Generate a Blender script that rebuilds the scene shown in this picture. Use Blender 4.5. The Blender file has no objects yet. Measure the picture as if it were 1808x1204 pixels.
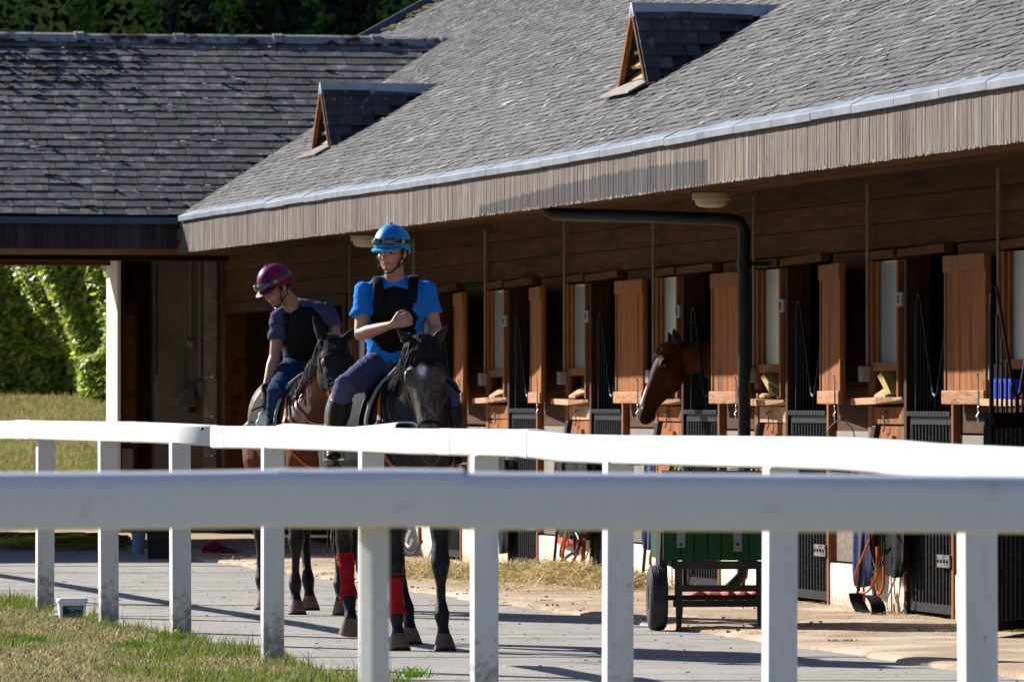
import bpy, bmesh, math, random
import numpy as np
from mathutils import Vector, Matrix, Quaternion
from mathutils.bvhtree import BVHTree
random.seed(7); rng = np.random.default_rng(7)
S = bpy.context.scene
COL = S.collection
R = math.radians

# ------------------------------------------------------------------ camera, sky, sun, exposure
EYE = 1.45; FPX = 12000.0
cam_d = bpy.data.cameras.new('camera'); cam = bpy.data.objects.new('camera', cam_d); COL.objects.link(cam)
cam.location = (0, 0, EYE)
cam.rotation_euler = (R(90) + math.atan(101/FPX), 0, 0)
cam_d.sensor_width = 36; cam_d.lens = FPX/1808*36
cam_d.clip_start = 0.5; cam_d.clip_end = 2000
cam_d.dof.use_dof = True; cam_d.dof.focus_distance = 39.6; cam_d.dof.aperture_fstop = 13
S.camera = cam
SUN_AZ = Vector((-0.76, 0.65, 0)).normalized(); EL = R(28)
sunv = Vector((SUN_AZ.x*math.cos(EL), SUN_AZ.y*math.cos(EL), math.sin(EL)))
W = bpy.data.worlds.new('World'); S.world = W; W.use_nodes = True
nt = W.node_tree; bg = nt.nodes['Background']; sky = nt.nodes.new('ShaderNodeTexSky')
sky.sky_type = 'NISHITA'; sky.sun_disc = False; sky.sun_elevation = EL
sky.sun_rotation = math.atan2(SUN_AZ.x, SUN_AZ.y)
tint = nt.nodes.new('ShaderNodeMix'); tint.data_type = 'RGBA'; tint.blend_type = 'MULTIPLY'; tint.inputs[0].default_value = 1
nt.links.new(sky.outputs[0], tint.inputs[6]); tint.inputs[7].default_value = (.92, .97, 1.25, 1)
nt.links.new(tint.outputs[2], bg.inputs[0]); bg.inputs[1].default_value = 0.050; sky.ozone_density = 2.0; sky.dust_density = 0.6
sd = bpy.data.lights.new('sun', 'SUN'); sd.energy = 5.0; sd.angle = R(0.53); sd.color = (1.0, 0.965, 0.92)
sun = bpy.data.objects.new('sun', sd); COL.objects.link(sun)
sun.rotation_euler = sunv.to_track_quat('Z', 'Y').to_euler(); sun.location = sunv*30
S.view_settings.view_transform = 'Standard'; S.view_settings.look = 'None'
S.view_settings.exposure = 0.95; S.view_settings.gamma = 1; S.view_settings.use_curve_mapping = False
S.render.engine = 'CYCLES'

def P(px, py, Y):
    "a point of the place: depth Y in metres along the view, at this direction"
    return Vector(((px-904)*Y/FPX, Y, EYE + (703-py)*Y/FPX))

# ------------------------------------------------------------------ materials
MATS = {}
def mat(name, c1, c2=None, rough=0.7, scale=6.0, stretch=(1,1,1), bump=0.0, bscale=None, contrast=(0.35,0.65),
        attr=None, rnd=0.0, spec=0.15, metal=0.0, coat=0.0, detail=6, wave=None, trans=0.0, c3=None, c3scale=1.5, c3cut=(0.55,0.7), sheen=0.0):
    m = bpy.data.materials.new(name); m.use_nodes = True; n = m.node_tree.nodes; l = m.node_tree.links
    b = n['Principled BSDF']; b.inputs['Roughness'].default_value = rough
    b.inputs['Specular IOR Level'].default_value = spec; b.inputs['Metallic'].default_value = metal
    b.inputs['Coat Weight'].default_value = coat
    if sheen: b.inputs['Sheen Weight'].default_value = sheen
    tc = n.new('ShaderNodeTexCoord'); mp = n.new('ShaderNodeMapping'); l.new(tc.outputs['Object'], mp.inputs[0])
    mp.inputs['Scale'].default_value = stretch
    if rnd or attr == 'obj':
        oi = n.new('ShaderNodeObjectInfo'); va = n.new('ShaderNodeVectorMath'); va.operation = 'SCALE'
        cx = n.new('ShaderNodeCombineXYZ')
        for i in range(3): l.new(oi.outputs['Random'], cx.inputs[i])
        l.new(cx.outputs[0], va.inputs[0]); va.inputs['Scale'].default_value = 37.0
        l.new(va.outputs[0], mp.inputs['Location'])
    nz = n.new('ShaderNodeTexNoise'); nz.inputs['Scale'].default_value = scale; nz.inputs['Detail'].default_value = detail
    nz.inputs['Roughness'].default_value = 0.62
    l.new(mp.outputs[0], nz.inputs['Vector'])
    mr = n.new('ShaderNodeMapRange'); mr.inputs[1].default_value = contrast[0]; mr.inputs[2].default_value = contrast[1]
    l.new(nz.outputs[0], mr.inputs[0])
    mx = n.new('ShaderNodeMix'); mx.data_type = 'RGBA'; l.new(mr.outputs[0], mx.inputs[0])
    c2 = c2 or c1
    mx.inputs[6].default_value = (*c1, 1); mx.inputs[7].default_value = (*c2, 1)
    out = mx.outputs[2]
    if c3:
        nz3 = n.new('ShaderNodeTexNoise'); nz3.inputs['Scale'].default_value = c3scale; nz3.inputs['Detail'].default_value = 5
        l.new(mp.outputs[0] if rnd else tc.outputs['Object'], nz3.inputs['Vector'])
        m3 = n.new('ShaderNodeMapRange'); m3.inputs[1].default_value = c3cut[0]; m3.inputs[2].default_value = c3cut[1]
        l.new(nz3.outputs[0], m3.inputs[0])
        x3 = n.new('ShaderNodeMix'); x3.data_type = 'RGBA'; l.new(m3.outputs[0], x3.inputs[0]); l.new(out, x3.inputs[6])
        x3.inputs[7].default_value = (*c3, 1); out = x3.outputs[2]
    if attr and attr != 'obj':
        at = n.new('ShaderNodeAttribute'); at.attribute_name = attr
        mu = n.new('ShaderNodeMix'); mu.data_type = 'RGBA'; mu.blend_type = 'MULTIPLY'; mu.inputs[0].default_value = 1
        l.new(out, mu.inputs[6]); l.new(at.outputs['Color'], mu.inputs[7]); out = mu.outputs[2]
    if rnd:
        m2 = n.new('ShaderNodeMapRange'); m2.inputs[3].default_value = 1-rnd; m2.inputs[4].default_value = 1+rnd
        l.new(oi.outputs['Random'], m2.inputs[0])
        vs = n.new('ShaderNodeVectorMath'); vs.operation = 'SCALE'; l.new(out, vs.inputs[0]); l.new(m2.outputs[0], vs.inputs['Scale'])
        out = vs.outputs[0]
    l.new(out, b.inputs['Base Color'])
    if bump:
        nb = n.new('ShaderNodeTexNoise'); nb.inputs['Scale'].default_value = bscale or scale*3; nb.inputs['Detail'].default_value = 8
        l.new(mp.outputs[0], nb.inputs['Vector'])
        bp = n.new('ShaderNodeBump'); bp.inputs['Strength'].default_value = min(1, bump*1.0); bp.inputs['Distance'].default_value = 0.01*max(1, bump)
        l.new(nb.outputs[0], bp.inputs['Height']); l.new(bp.outputs[0], b.inputs['Normal'])
    if trans:
        tr = n.new('ShaderNodeBsdfTranslucent'); l.new(out, tr.inputs[0]); ms = n.new('ShaderNodeMixShader')
        ms.inputs[0].default_value = trans; o = n['Material Output']
        l.new(b.outputs[0], ms.inputs[1]); l.new(tr.outputs[0], ms.inputs[2]); l.new(ms.outputs[0], o.inputs['Surface'])
    MATS[name] = m; return m

def add_grime(name, z0, z1, col):
    "splashed mud low down on the thing, breaking up with height"
    nt_ = MATS[name].node_tree; n = nt_.nodes; l = nt_.links; b = n['Principled BSDF']; src = b.inputs['Base Color'].links[0].from_socket
    tc = n.new('ShaderNodeTexCoord'); sp = n.new('ShaderNodeSeparateXYZ'); l.new(tc.outputs['Object'], sp.inputs[0])
    m = n.new('ShaderNodeMapRange'); m.inputs[1].default_value = z0; m.inputs[2].default_value = z1; m.inputs[3].default_value = .42; m.inputs[4].default_value = -.25
    l.new(sp.outputs[2], m.inputs[0]); q = n.new('ShaderNodeTexNoise'); q.inputs['Scale'].default_value = 28; q.inputs['Detail'].default_value = 8; l.new(tc.outputs['Object'], q.inputs['Vector'])
    a = n.new('ShaderNodeMath'); a.operation = 'ADD'; l.new(m.outputs[0], a.inputs[0]); l.new(q.outputs[0], a.inputs[1])
    r = n.new('ShaderNodeMapRange'); r.inputs[1].default_value = .55; r.inputs[2].default_value = .85; r.inputs[4].default_value = .8; l.new(a.outputs[0], r.inputs[0])
    x = n.new('ShaderNodeMix'); x.data_type = 'RGBA'; l.new(r.outputs[0], x.inputs[0]); l.new(src, x.inputs[6]); x.inputs[7].default_value = (*col, 1); l.new(x.outputs[2], b.inputs['Base Color'])

V = (6, 6, 0.5)      # grain running up and down
H = (0.5, 6, 6)      # grain along the wall
mat('white_plastic', (.71,.71,.72), (.66,.66,.66), .38, 2.2, spec=.4, bump=.15, bscale=5, contrast=(.4,.8), c3=(.50,.47,.41), c3scale=7, c3cut=(.66,.80))
mat('white_post', (.66,.66,.66), (.57,.565,.55), .45, 2.5, stretch=(3,3,.6), bump=.15, bscale=9, c3=(.30,.28,.24), c3scale=16, c3cut=(.70,.76))
mat('slate', (.062,.059,.054), (.128,.123,.114), .62, 9, stretch=(1,1,1), bump=.8, bscale=40, attr='rnd', spec=.35, c3=(.30,.29,.26), c3scale=5, c3cut=(.60,.74))
mat('slate_piece', (.062,.059,.054), (.128,.123,.114), .62, 9, bump=.8, bscale=40, rnd=.28, spec=.35, c3=(.30,.29,.26), c3scale=5, c3cut=(.60,.74))
mat('old_slate', (.078,.072,.066), (.132,.125,.116), .72, 9, bump=.8, bscale=45, attr='rnd', c3=(.23,.225,.215), c3scale=6, c3cut=(.52,.68))
mat('old_slate_piece', (.078,.072,.066), (.132,.125,.116), .72, 9, bump=.8, bscale=45, rnd=.22, c3=(.23,.225,.215), c3scale=6, c3cut=(.52,.68))
mat('dormer_slate', (.050,.045,.040), (.09,.083,.075), .7, 8, bump=.6, bscale=30, rnd=.3, c3=(.17,.165,.16), c3scale=9, c3cut=(.60,.68))
mat('roof_underlay', (.035,.033,.032), (.06,.058,.055), .9, 8)
mat('ridge_cement', (.22,.215,.20), (.36,.35,.33), .9, 14, bump=1, bscale=40, c3=(.045,.03,.02), c3scale=5, c3cut=(.50,.60))
mat('moss', (.03,.022,.012), (.10,.045,.015), 1, 20, bump=1)
mat('lichen', (.50,.50,.46), (.36,.36,.33), 1, 60)
mat('zinc', (.19,.215,.24), (.27,.295,.32), .5, 4, bump=.2, metal=.15, c3=(.17,.19,.21), c3scale=3)
mat('lead', (.34,.34,.34), (.48,.48,.48), .6, 7, bump=.5, bscale=20)
mat('blue_gutter', (.045,.075,.11), (.06,.09,.13), .4, 3)
mat('fascia_wood', (.125,.102,.085), (.235,.20,.172), .85, 4, stretch=(10,10,.8), bump=.9, bscale=18, attr='rnd', c3=(.15,.12,.105), c3scale=1.6, c3cut=(.56,.72))
mat('dark_fascia', (.03,.026,.026), (.06,.05,.048), .8, 5, stretch=V, bump=.5, rnd=.3)
mat('wall_plank', (.058,.021,.007), (.105,.042,.015), .85, 5, stretch=H, bump=.4, bscale=8, rnd=.22, c3=(.035,.014,.006), c3scale=1.2, spec=.15)
mat('soffit_plank', (.065,.024,.009), (.11,.045,.017), .8, 5, stretch=H, bump=.3, rnd=.3)
mat('door_wood', (.21,.066,.014), (.35,.122,.030), .8, 3.5, stretch=V, bump=.5, bscale=6, rnd=.14, c3=(.075,.036,.020), c3scale=1.5, c3cut=(.52,.72))
mat('batten_wood', (.44,.23,.11), (.32,.13,.048), .7, 9, stretch=(.8,5,5), bump=.7, bscale=16, rnd=.15, c3=(.20,.09,.045), c3scale=7)
mat('trim_wood', (.17,.062,.018), (.26,.10,.032), .75, 5, stretch=V, bump=.4, rnd=.15)
mat('sill_wood', (.42,.235,.12), (.54,.34,.195), .75, 6, stretch=(.8,5,5), bump=.7, c3=(.24,.12,.07), c3scale=5)
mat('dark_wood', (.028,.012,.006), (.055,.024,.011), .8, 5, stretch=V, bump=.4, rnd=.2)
mat('grey_ply', (.21,.175,.145), (.30,.26,.22), .8, 3, stretch=(3,3,.5), bump=.4, rnd=.12, c3=(.22,.18,.15), c3scale=3.0)
mat('cream_render', (.62,.56,.44), (.72,.67,.56), .9, 3, bump=.6, bscale=25, c3=(.42,.33,.22), c3scale=2.2, c3cut=(.55,.8))
mat('pale_render', (.74,.71,.63), (.66,.62,.54), .9, 2, bump=.4, bscale=20)
mat('stone', (.20,.17,.145), (.33,.29,.245), .9, 5, bump=1, bscale=22, rnd=.15)
mat('grey_wall', (.11,.095,.085), (.17,.15,.135), .9, 2, bump=.6, bscale=20)
mat('frosted_pane', (.25,.275,.255), (.19,.21,.20), .25, 1.5, spec=.5)
mat('black_metal', (.007,.007,.008), (.016,.016,.016), .5, 20, bump=.3, spec=.15, c3=(.06,.05,.04), c3scale=30, c3cut=(.66,.76))
mat('dusty_metal', (.05,.048,.045), (.20,.19,.175), .7, 25, bump=.5)
mat('steel', (.45,.45,.45), (.3,.3,.3), .35, 20, metal=.8)
mat('black_plastic', (.015,.015,.017), (.03,.03,.032), .4, 5)
mat('pipe_paint', (.010,.010,.011), (.020,.020,.021), .5, 6, spec=.25)
mat('grey_box', (.27,.265,.25), (.20,.195,.185), .6, 10)
mat('conduit', (.30,.24,.18), (.20,.15,.10), .6, 12)
mat('lamp_cream', (.50,.45,.34), (.42,.37,.27), .5, 6)
mat('yellow_plastic', (.80,.62,.02), (.70,.52,.02), .4, 4)
mat('hose_yellow', (.30,.27,.02), (.22,.20,.02), .6, 4)
mat('blue_plastic', (.01,.07,.60), (.01,.05,.45), .4, 4)
mat('pale_yellow', (.50,.36,.12), (.38,.26,.08), .6, 6)
mat('concrete', (.30,.28,.245), (.385,.36,.32), .9, 1.6, bump=.6, bscale=60, rnd=.06, contrast=(.3,.7), c3=(.21,.195,.18), c3scale=2.6, c3cut=(.56,.76))
mat('dark_concrete', (.17,.16,.15), (.26,.245,.23), .92, 4, bump=.7, bscale=50)
mat('sand', (.34,.235,.15), (.48,.37,.26), .95, 2.2, stretch=(1,1,1), bump=1, bscale=30, c3=(.56,.47,.36), c3scale=1.1, c3cut=(.50,.68))
mat('soil_grass', (.30,.235,.12), (.17,.17,.06), .95, 3, bump=1, bscale=30, c3=(.36,.29,.16), c3scale=1.2)
mat('grass_blade', (1,1,1), (.75,.75,.75), .6, 5, attr='rnd', trans=.35)
mat('leaf', (1,1,1), (.8,.8,.8), .42, 3, attr='rnd', trans=.55, spec=.5)
mat('bank_grass', (.30,.24,.10), (.17,.19,.055), .95, 1.1, stretch=(1,1,1), bump=1, bscale=30, c3=(.38,.30,.15), c3scale=.8)
mat('bark', (.07,.055,.04), (.12,.10,.08), .95, 6, stretch=V, bump=1)
mat('straw', (1,1,1), (.8,.8,.8), .55, 10, attr='rnd', trans=.2)
mat('green_paint', (.008,.045,.014), (.012,.068,.02), .45, 4, stretch=V, bump=.2, c3=(.01,.05,.02), c3scale=3)
mat('dark_cart', (.035,.03,.027), (.08,.065,.055), .8, 8, bump=.6)
mat('rubber', (.028,.028,.029), (.055,.053,.05), .75, 12, bump=.3)
mat('coat', (1,1,1), (.70,.70,.70), .46, 14, attr='Col', spec=.20, bump=.25, bscale=22, sheen=.0)
mat('coat_matte', (1,1,1), (.60,.60,.60), .7, 14, attr='Col', spec=.10, bump=.25, bscale=22)
mat('hair', (.012,.011,.011), (.035,.031,.028), .68, 20, spec=.08)
mat('brown_hair', (.022,.013,.009), (.05,.03,.02), .45, 20, spec=.08)
mat('hoof_horn', (.22,.14,.09), (.12,.08,.055), .6, 12, bump=.4)
mat('eye_black', (.006,.005,.005), None, .08, spec=.8)
mat('leather_black', (.012,.011,.011), (.022,.02,.019), .4, 20)
mat('leather_orange', (.55,.13,.025), (.42,.09,.02), .4, 10)
mat('silver', (.7,.7,.7), (.6,.6,.6), .25, metal=1)
mat('black_cloth', (.010,.010,.011), (.02,.02,.021), .85, 12, bump=.6, bscale=14, spec=.08)
mat('pad_piping', (.38,.38,.38), (.30,.30,.30), .7, 12)
mat('hood_cloth', (.012,.012,.013), (.03,.03,.03), .8, 30, stretch=(1,1,6), bump=.6, spec=.08)
mat('red_bandage', (.42,.012,.015), (.32,.01,.012), .85, 8, stretch=(1,1,12), bump=.9, bscale=7)
mat('skin', (1,1,1), (.88,.86,.86), .5, 20, attr='Col', spec=.4)
mat('blue_shirt', (.018,.175,.56), (.025,.215,.63), .85, 5, bump=.8, bscale=9, spec=.08)
mat('navy_shirt', (.050,.055,.11), (.065,.07,.13), .85, 5, bump=.8, bscale=9, spec=.08)
mat('vest', (.007,.007,.009), (.012,.012,.014), .8, 5, bump=.5, bscale=10, spec=.08)
mat('breeches', (.060,.060,.125), (.08,.078,.15), .8, 5, bump=.8, bscale=10, spec=.08)
mat('jeans', (.010,.028,.075), (.018,.042,.10), .85, 6, bump=.8, bscale=10, c3=(.03,.06,.13), c3scale=4, spec=.08)
mat('boot', (.009,.009,.009), (.02,.019,.018), .38, 8, bump=.2)
mat('blue_silk', (.0,.28,.52), (.0,.32,.56), .4, 4, spec=.5, attr='Col')
mat('maroon_silk', (.15,.006,.055), (.19,.01,.07), .45, 4, attr='Col')
mat('lens', (.012,.013,.018), None, .06, spec=1.0, coat=.6)
mat('gold', (.50,.40,.14), (.4,.3,.1), .5)
mat('pale_strap', (.34,.33,.25), None, .6)
mat('navy_cloth', (.045,.055,.13), (.07,.08,.17), .85, 8, bump=.9, bscale=9, spec=.08)
mat('faded_red', (.50,.11,.08), (.36,.06,.05), .8, 8, bump=.5)
mat('dark_red', (.20,.01,.02), (.13,.01,.015), .8, 8)
mat('white_bucket', (.78,.79,.78), (.70,.71,.70), .35, 5)
mat('pale_blue_bucket', (.18,.27,.40), (.14,.22,.33), .5, 6)
mat('label_print', (.012,.03,.035), (.02,.07,.09), .4, 22, c3=(.10,.22,.30), c3scale=26, c3cut=(.55,.62))
mat('label_ink', (.55,.65,.66), None, .5)
mat('label_green', (.16,.30,.20), (.05,.12,.10), .5, 30)
mat('dandelion', (.85,.62,.02), None, .7)
mat('stone_dark', (.10,.09,.08), (.16,.15,.13), .9, 6, bump=.6)

add_grime('white_post', .0, .55, (.20,.17,.13)); add_grime('cream_render', .0, .30, (.30,.20,.12)); add_grime('grey_ply', .3, 1.2, (.12,.09,.07))

# ------------------------------------------------------------------ mesh builder
TH = R(0); s_ = 2513/math.hypot(2513, FPX); c_ = FPX/math.hypot(2513, FPX)
A_W = 11.91*c_                                   # distance of the stable wall's plane from the eye
T0 = (45.37 - A_W*s_)/c_
org = Vector((c_*A_W - s_*T0, s_*A_W + c_*T0, 0))
FM = Matrix.Translation(org) @ Matrix.Rotation(math.atan2(-c_, s_), 4, 'Z')   # yard frame: x along the wall, y into the stable
ID = Matrix.Identity(4)

def wm(o):
    m = Matrix.Identity(4)
    while o is not None:
        m = o.matrix_basis @ m; o = o.parent
    return m

class MB:
    def __init__(self, frame=ID): self.v = []; self.f = []; self.frame = frame; self.att = {}; self.mi = []
    def add(self, vs, fs, col=None, mi=0):
        b = len(self.v); self.v += [tuple(p) for p in vs]; self.f += [tuple(i+b for i in f) for f in fs]
        self.mi += [mi]*len(fs)
        if col is not None:
            for i in range(b, len(self.v)): self.att[i] = col
        return self
    def box(self, x0, x1, y0, y1, z0, z1, col=None, mi=0):
        vs = [(x0,y0,z0),(x1,y0,z0),(x1,y1,z0),(x0,y1,z0),(x0,y0,z1),(x1,y0,z1),(x1,y1,z1),(x0,y1,z1)]
        return self.add(vs, [(0,3,2,1),(4,5,6,7),(0,1,5,4),(1,2,6,5),(2,3,7,6),(3,0,4,7)], col, mi)
    def obox(self, m, sx, sy, sz, col=None, mi=0):
        vs = [m @ Vector(p) for p in [(-sx,-sy,-sz),(sx,-sy,-sz),(sx,sy,-sz),(-sx,sy,-sz),(-sx,-sy,sz),(sx,-sy,sz),(sx,sy,sz),(-sx,sy,sz)]]
        return self.add(vs, [(0,3,2,1),(4,5,6,7),(0,1,5,4),(1,2,6,5),(2,3,7,6),(3,0,4,7)], col, mi)
    def hexa(self, vs, col=None, mi=0):
        return self.add(vs, [(0,3,2,1),(4,5,6,7),(0,1,5,4),(1,2,6,5),(2,3,7,6),(3,0,4,7)], col, mi)
    def tube(self, pts, r, n=8, closed=False, mi=0, col=None):
        pts = [Vector(p) for p in pts]; k = len(pts)
        rr = r if isinstance(r, (list, tuple)) else [r]*k
        up = None; rings = []
        for i in range(k):
            if closed: t = pts[(i+1) % k]-pts[i-1]
            else: t = pts[min(i+1, k-1)]-pts[max(i-1, 0)]
            t.normalize()
            if up is None: up = t.orthogonal().normalized()
            up = (up - t*up.dot(t)).normalized(); w = t.cross(up)
            rings.append([pts[i] + up*math.cos(a)*rr[i] + w*math.sin(a)*rr[i] for a in [2*math.pi*j/n for j in range(n)]])
        vs = [p for ring in rings for p in ring]; fs = []
        for i in range(k if closed else k-1):
            for j in range(n):
                a = i*n+j; b = i*n+(j+1) % n; c = ((i+1) % k)*n+(j+1) % n; d = ((i+1) % k)*n+j
                fs.append((a,b,c,d))
        if not closed:
            fs.append(tuple(range(n-1,-1,-1))); fs.append(tuple((k-1)*n+j for j in range(n)))
        return self.add(vs, fs, col, mi)
    def loft(self, pts, side, n=14, flat=False, mi=0, col=None, power=2.0):
        "pts: (centre, half width along side, half depth); closed elliptical skin with rounded ends"
        P_ = [(Vector(p[0]), p[1], p[2]) for p in pts]
        if not flat:
            a, b = P_[0], P_[1]; d = (a[0]-b[0]).normalized(); q = min(a[1], a[2])
            head = [(a[0]+d*q*.55, a[1]*.35, a[2]*.35), (a[0]+d*q*.4, a[1]*.68, a[2]*.68)]
            a, b = P_[-1], P_[-2]; d = (a[0]-b[0]).normalized(); q = min(a[1], a[2])
            tail = [(a[0]+d*q*.4, a[1]*.68, a[2]*.68), (a[0]+d*q*.55, a[1]*.35, a[2]*.35)]
            P_ = head+P_+tail
        k = len(P_); vs = []; fs = []; side = Vector(side)
        for i in range(k):
            t = (P_[min(i+1,k-1)][0]-P_[max(i-1,0)][0]).normalized()
            s = side - t*side.dot(t)
            if s.length < 1e-4: s = t.orthogonal()
            s.normalize(); w = t.cross(s)
            for j in range(n):
                a = 2*math.pi*j/n; ca, sa = math.cos(a), math.sin(a)
                if power != 2.0:
                    ca = math.copysign(abs(ca)**(2/power), ca); sa = math.copysign(abs(sa)**(2/power), sa)
                vs.append(P_[i][0] + s*ca*P_[i][1] + w*sa*P_[i][2])
        for i in range(k-1):
            for j in range(n):
                fs.append((i*n+j, i*n+(j+1)%n, (i+1)*n+(j+1)%n, (i+1)*n+j))
        fs.append(tuple(range(n-1,-1,-1))); fs.append(tuple((k-1)*n+j for j in range(n)))
        return self.add(vs, fs, col, mi)
    def ell(self, c, rx, ry, rz, m=None, n=12, k=8, mi=0, col=None):
        vs = []; fs = []; c = Vector(c); m = m or Matrix.Identity(3)
        for i in range(1, k):
            ph = math.pi*i/k
            for j in range(n):
                a = 2*math.pi*j/n
                vs.append(c + m @ Vector((rx*math.sin(ph)*math.cos(a), ry*math.sin(ph)*math.sin(a), rz*math.cos(ph))))
        t = len(vs); vs += [c + m @ Vector((0,0,rz)), c + m @ Vector((0,0,-rz))]
        for i in range(k-2):
            for j in range(n): fs.append((i*n+j, (i+1)*n+j, (i+1)*n+(j+1)%n, i*n+(j+1)%n))
        for j in range(n):
            fs.append((t, j, (j+1)%n)); fs.append((t+1, (k-2)*n+(j+1)%n, (k-2)*n+j))
        return self.add(vs, fs, col, mi)
    def build(self, name, material, parent=None, smooth=False, kind=None, label=None, bevel=0, attname='rnd'):
        me = bpy.data.meshes.new(name)
        T = wm(parent).inverted() @ self.frame
        A = np.array(self.v, dtype=np.float64); M = np.array(T)
        A = A @ M[:3,:3].T + M[:3,3]
        me.from_pydata([tuple(p) for p in A], [], self.f)
        ms = material if isinstance(material, (list, tuple)) else [material]
        for x in ms: me.materials.append(MATS[x])
        if len(ms) > 1: me.polygons.foreach_set('material_index', self.mi)
        if self.att:
            ca = me.color_attributes.new(attname, 'FLOAT_COLOR', 'POINT')
            buf = np.ones((len(self.v), 4), dtype=np.float32)
            for i, c in self.att.items(): buf[i,:3] = c
            ca.data.foreach_set('color', buf.ravel())
        if smooth: me.polygons.foreach_set('use_smooth', [True]*len(me.polygons))
        me.update()
        if smooth: me.set_sharp_from_angle(angle=R(48))
        o = bpy.data.objects.new(name, me); COL.objects.link(o); o.parent = parent
        if bevel:
            b = o.modifiers.new('bevel', 'BEVEL'); b.width = bevel; b.segments = 2; b.limit_method = 'ANGLE'
        if kind: o['kind'] = kind
        if label: o['label'] = label
        return o

def thing(name, loc, label, cat, frame=ID, rot=0, group=None):
    o = bpy.data.objects.new(name, None); COL.objects.link(o); o.empty_display_size = .2
    o.matrix_basis = frame @ Matrix.Translation(Vector(loc)) @ Matrix.Rotation(rot, 4, 'Z')
    o['label'] = label; o['category'] = cat
    if group: o['group'] = group
    return o
def tag(o, label, cat, group=None):
    o['label'] = label; o['category'] = cat
    if group: o['group'] = group
    return o
def inst(mesh_obj, name, parent, world_m):
    "another piece sharing the mesh of mesh_obj (whose mesh is built about its own origin)"
    o = bpy.data.objects.new(name, mesh_obj); COL.objects.link(o); o.parent = parent
    o.matrix_basis = wm(parent).inverted() @ world_m
    return o
def copy_tree(o, parent=None):
    c = o.copy(); COL.objects.link(c); c.parent = parent
    for ch in list(o.children): copy_tree(ch, c)
    return c
def raw_mesh(name, mb, material):
    me = bpy.data.meshes.new(name); me.from_pydata(mb.v, [], mb.f); me.materials.append(MATS[material]); me.update(); return me
def arr_mesh(name, verts, faces, material, parent=None, cols=None, kind=None, attname='rnd'):
    me = bpy.data.meshes.new(name); verts = np.asarray(verts, dtype=np.float32); faces = np.asarray(faces, dtype=np.int32)
    nf, k = faces.shape
    me.vertices.add(len(verts)); me.vertices.foreach_set('co', verts.ravel())
    me.loops.add(nf*k); me.loops.foreach_set('vertex_index', faces.ravel())
    me.polygons.add(nf); me.polygons.foreach_set('loop_start', np.arange(0, nf*k, k, dtype=np.int32))
    me.polygons.foreach_set('loop_total', np.full(nf, k, dtype=np.int32))
    me.materials.append(MATS[material]); me.update(calc_edges=True); me.validate()
    if cols is not None:
        ca = me.color_attributes.new(attname, 'FLOAT_COLOR', 'POINT')
        b = np.ones((len(verts), 4), dtype=np.float32); b[:,:3] = cols; ca.data.foreach_set('color', b.ravel())
    o = bpy.data.objects.new(name, me); COL.objects.link(o); o.parent = parent
    if parent: o.matrix_basis = wm(parent).inverted()
    if kind: o['kind'] = kind
    return o

# ------------------------------------------------------------------ geometry of the place in the yard frame
ox, oy = org.x, org.y
def onx(px, x):            # y of the point seen at px on the plane x = const
    u = (px-904)/FPX; return (u*(oy - x*c_) - ox - x*s_)/(c_ - u*s_)
def ony(px, y):            # x of the point seen at px on the plane y = const
    u = (px-904)/FPX; return (u*(oy + y*s_) - ox - y*c_)/(s_ + u*c_)
def toY(p): return FM.inverted() @ Vector(p)
def dep(x, y): return (FM @ Vector((x, y, 0))).y
def hz(py, Y): return EYE + (703-py)*Y/FPX
def ga(a, Y): return (a - Y*s_)/c_      # world X on the line parallel to the wall at distance a

# ---- ground sheet (lawn, rising beyond the buildings)
def gh(x, y):
    if y < 76: return -0.03
    if y < 86: return -0.03 + .58*((y-76)/10)
    if y < 101: return .55 + (y-86)*.063
    return 1.5 + (y-101)*.012
vs = []; fs = []
xs = [-900,-300,-120,-60,-40,-30,-25,-20]+[-16+i*.8 for i in range(36)]+[14,18,24,32,60,120,300,900]
ys = [-60,-20,0,5,10,14]+[16+i for i in range(60)]+[76+i*.8 for i in range(34)]+[105,112,125,150,200,350,600,1500]
for j, y in enumerate(ys):
    for i, x in enumerate(xs):
        vs.append((x, y, gh(x,y) + (random.uniform(-.02,.02) if 78 < y < 104 else 0)))
nx = len(xs)
fs = [(j*nx+i, j*nx+i+1, (j+1)*nx+i+1, (j+1)*nx+i) for j in range(len(ys)-1) for i in range(nx-1)]
g = MB(); g.add(vs, fs); g.build('ground', 'bank_grass', smooth=True, kind='structure')

# ---- verge of dry grass on the camera's side of the white rail
A_PATH0 = 6.30*1.0; A_PATH1 = 9.96*c_
def verge_edge(Y): return A_PATH0 - .02 + .07*math.sin(Y*1.9) + .04*math.sin(Y*5.3+1)
g = MB(); vs = []; fs = []; Ys = [8+i*.25 for i in range(190)]
for Y in Ys:
    e = ga(verge_edge(Y), Y)
    for k, d in enumerate((0, .12, .5, 1.5, 4, 12)):
        vs.append((e-d, Y, .004 + (.0, .004, .008, .008, .01, .02)[k] + random.uniform(-.003, .006)))
for j in range(len(Ys)-1):
    for k in range(5): fs.append((j*6+k, (j+1)*6+k, (j+1)*6+k+1, j*6+k+1))
g.add(vs, fs); verge = g.build('lawn_verge', 'soil_grass', smooth=True, kind='structure')

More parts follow.
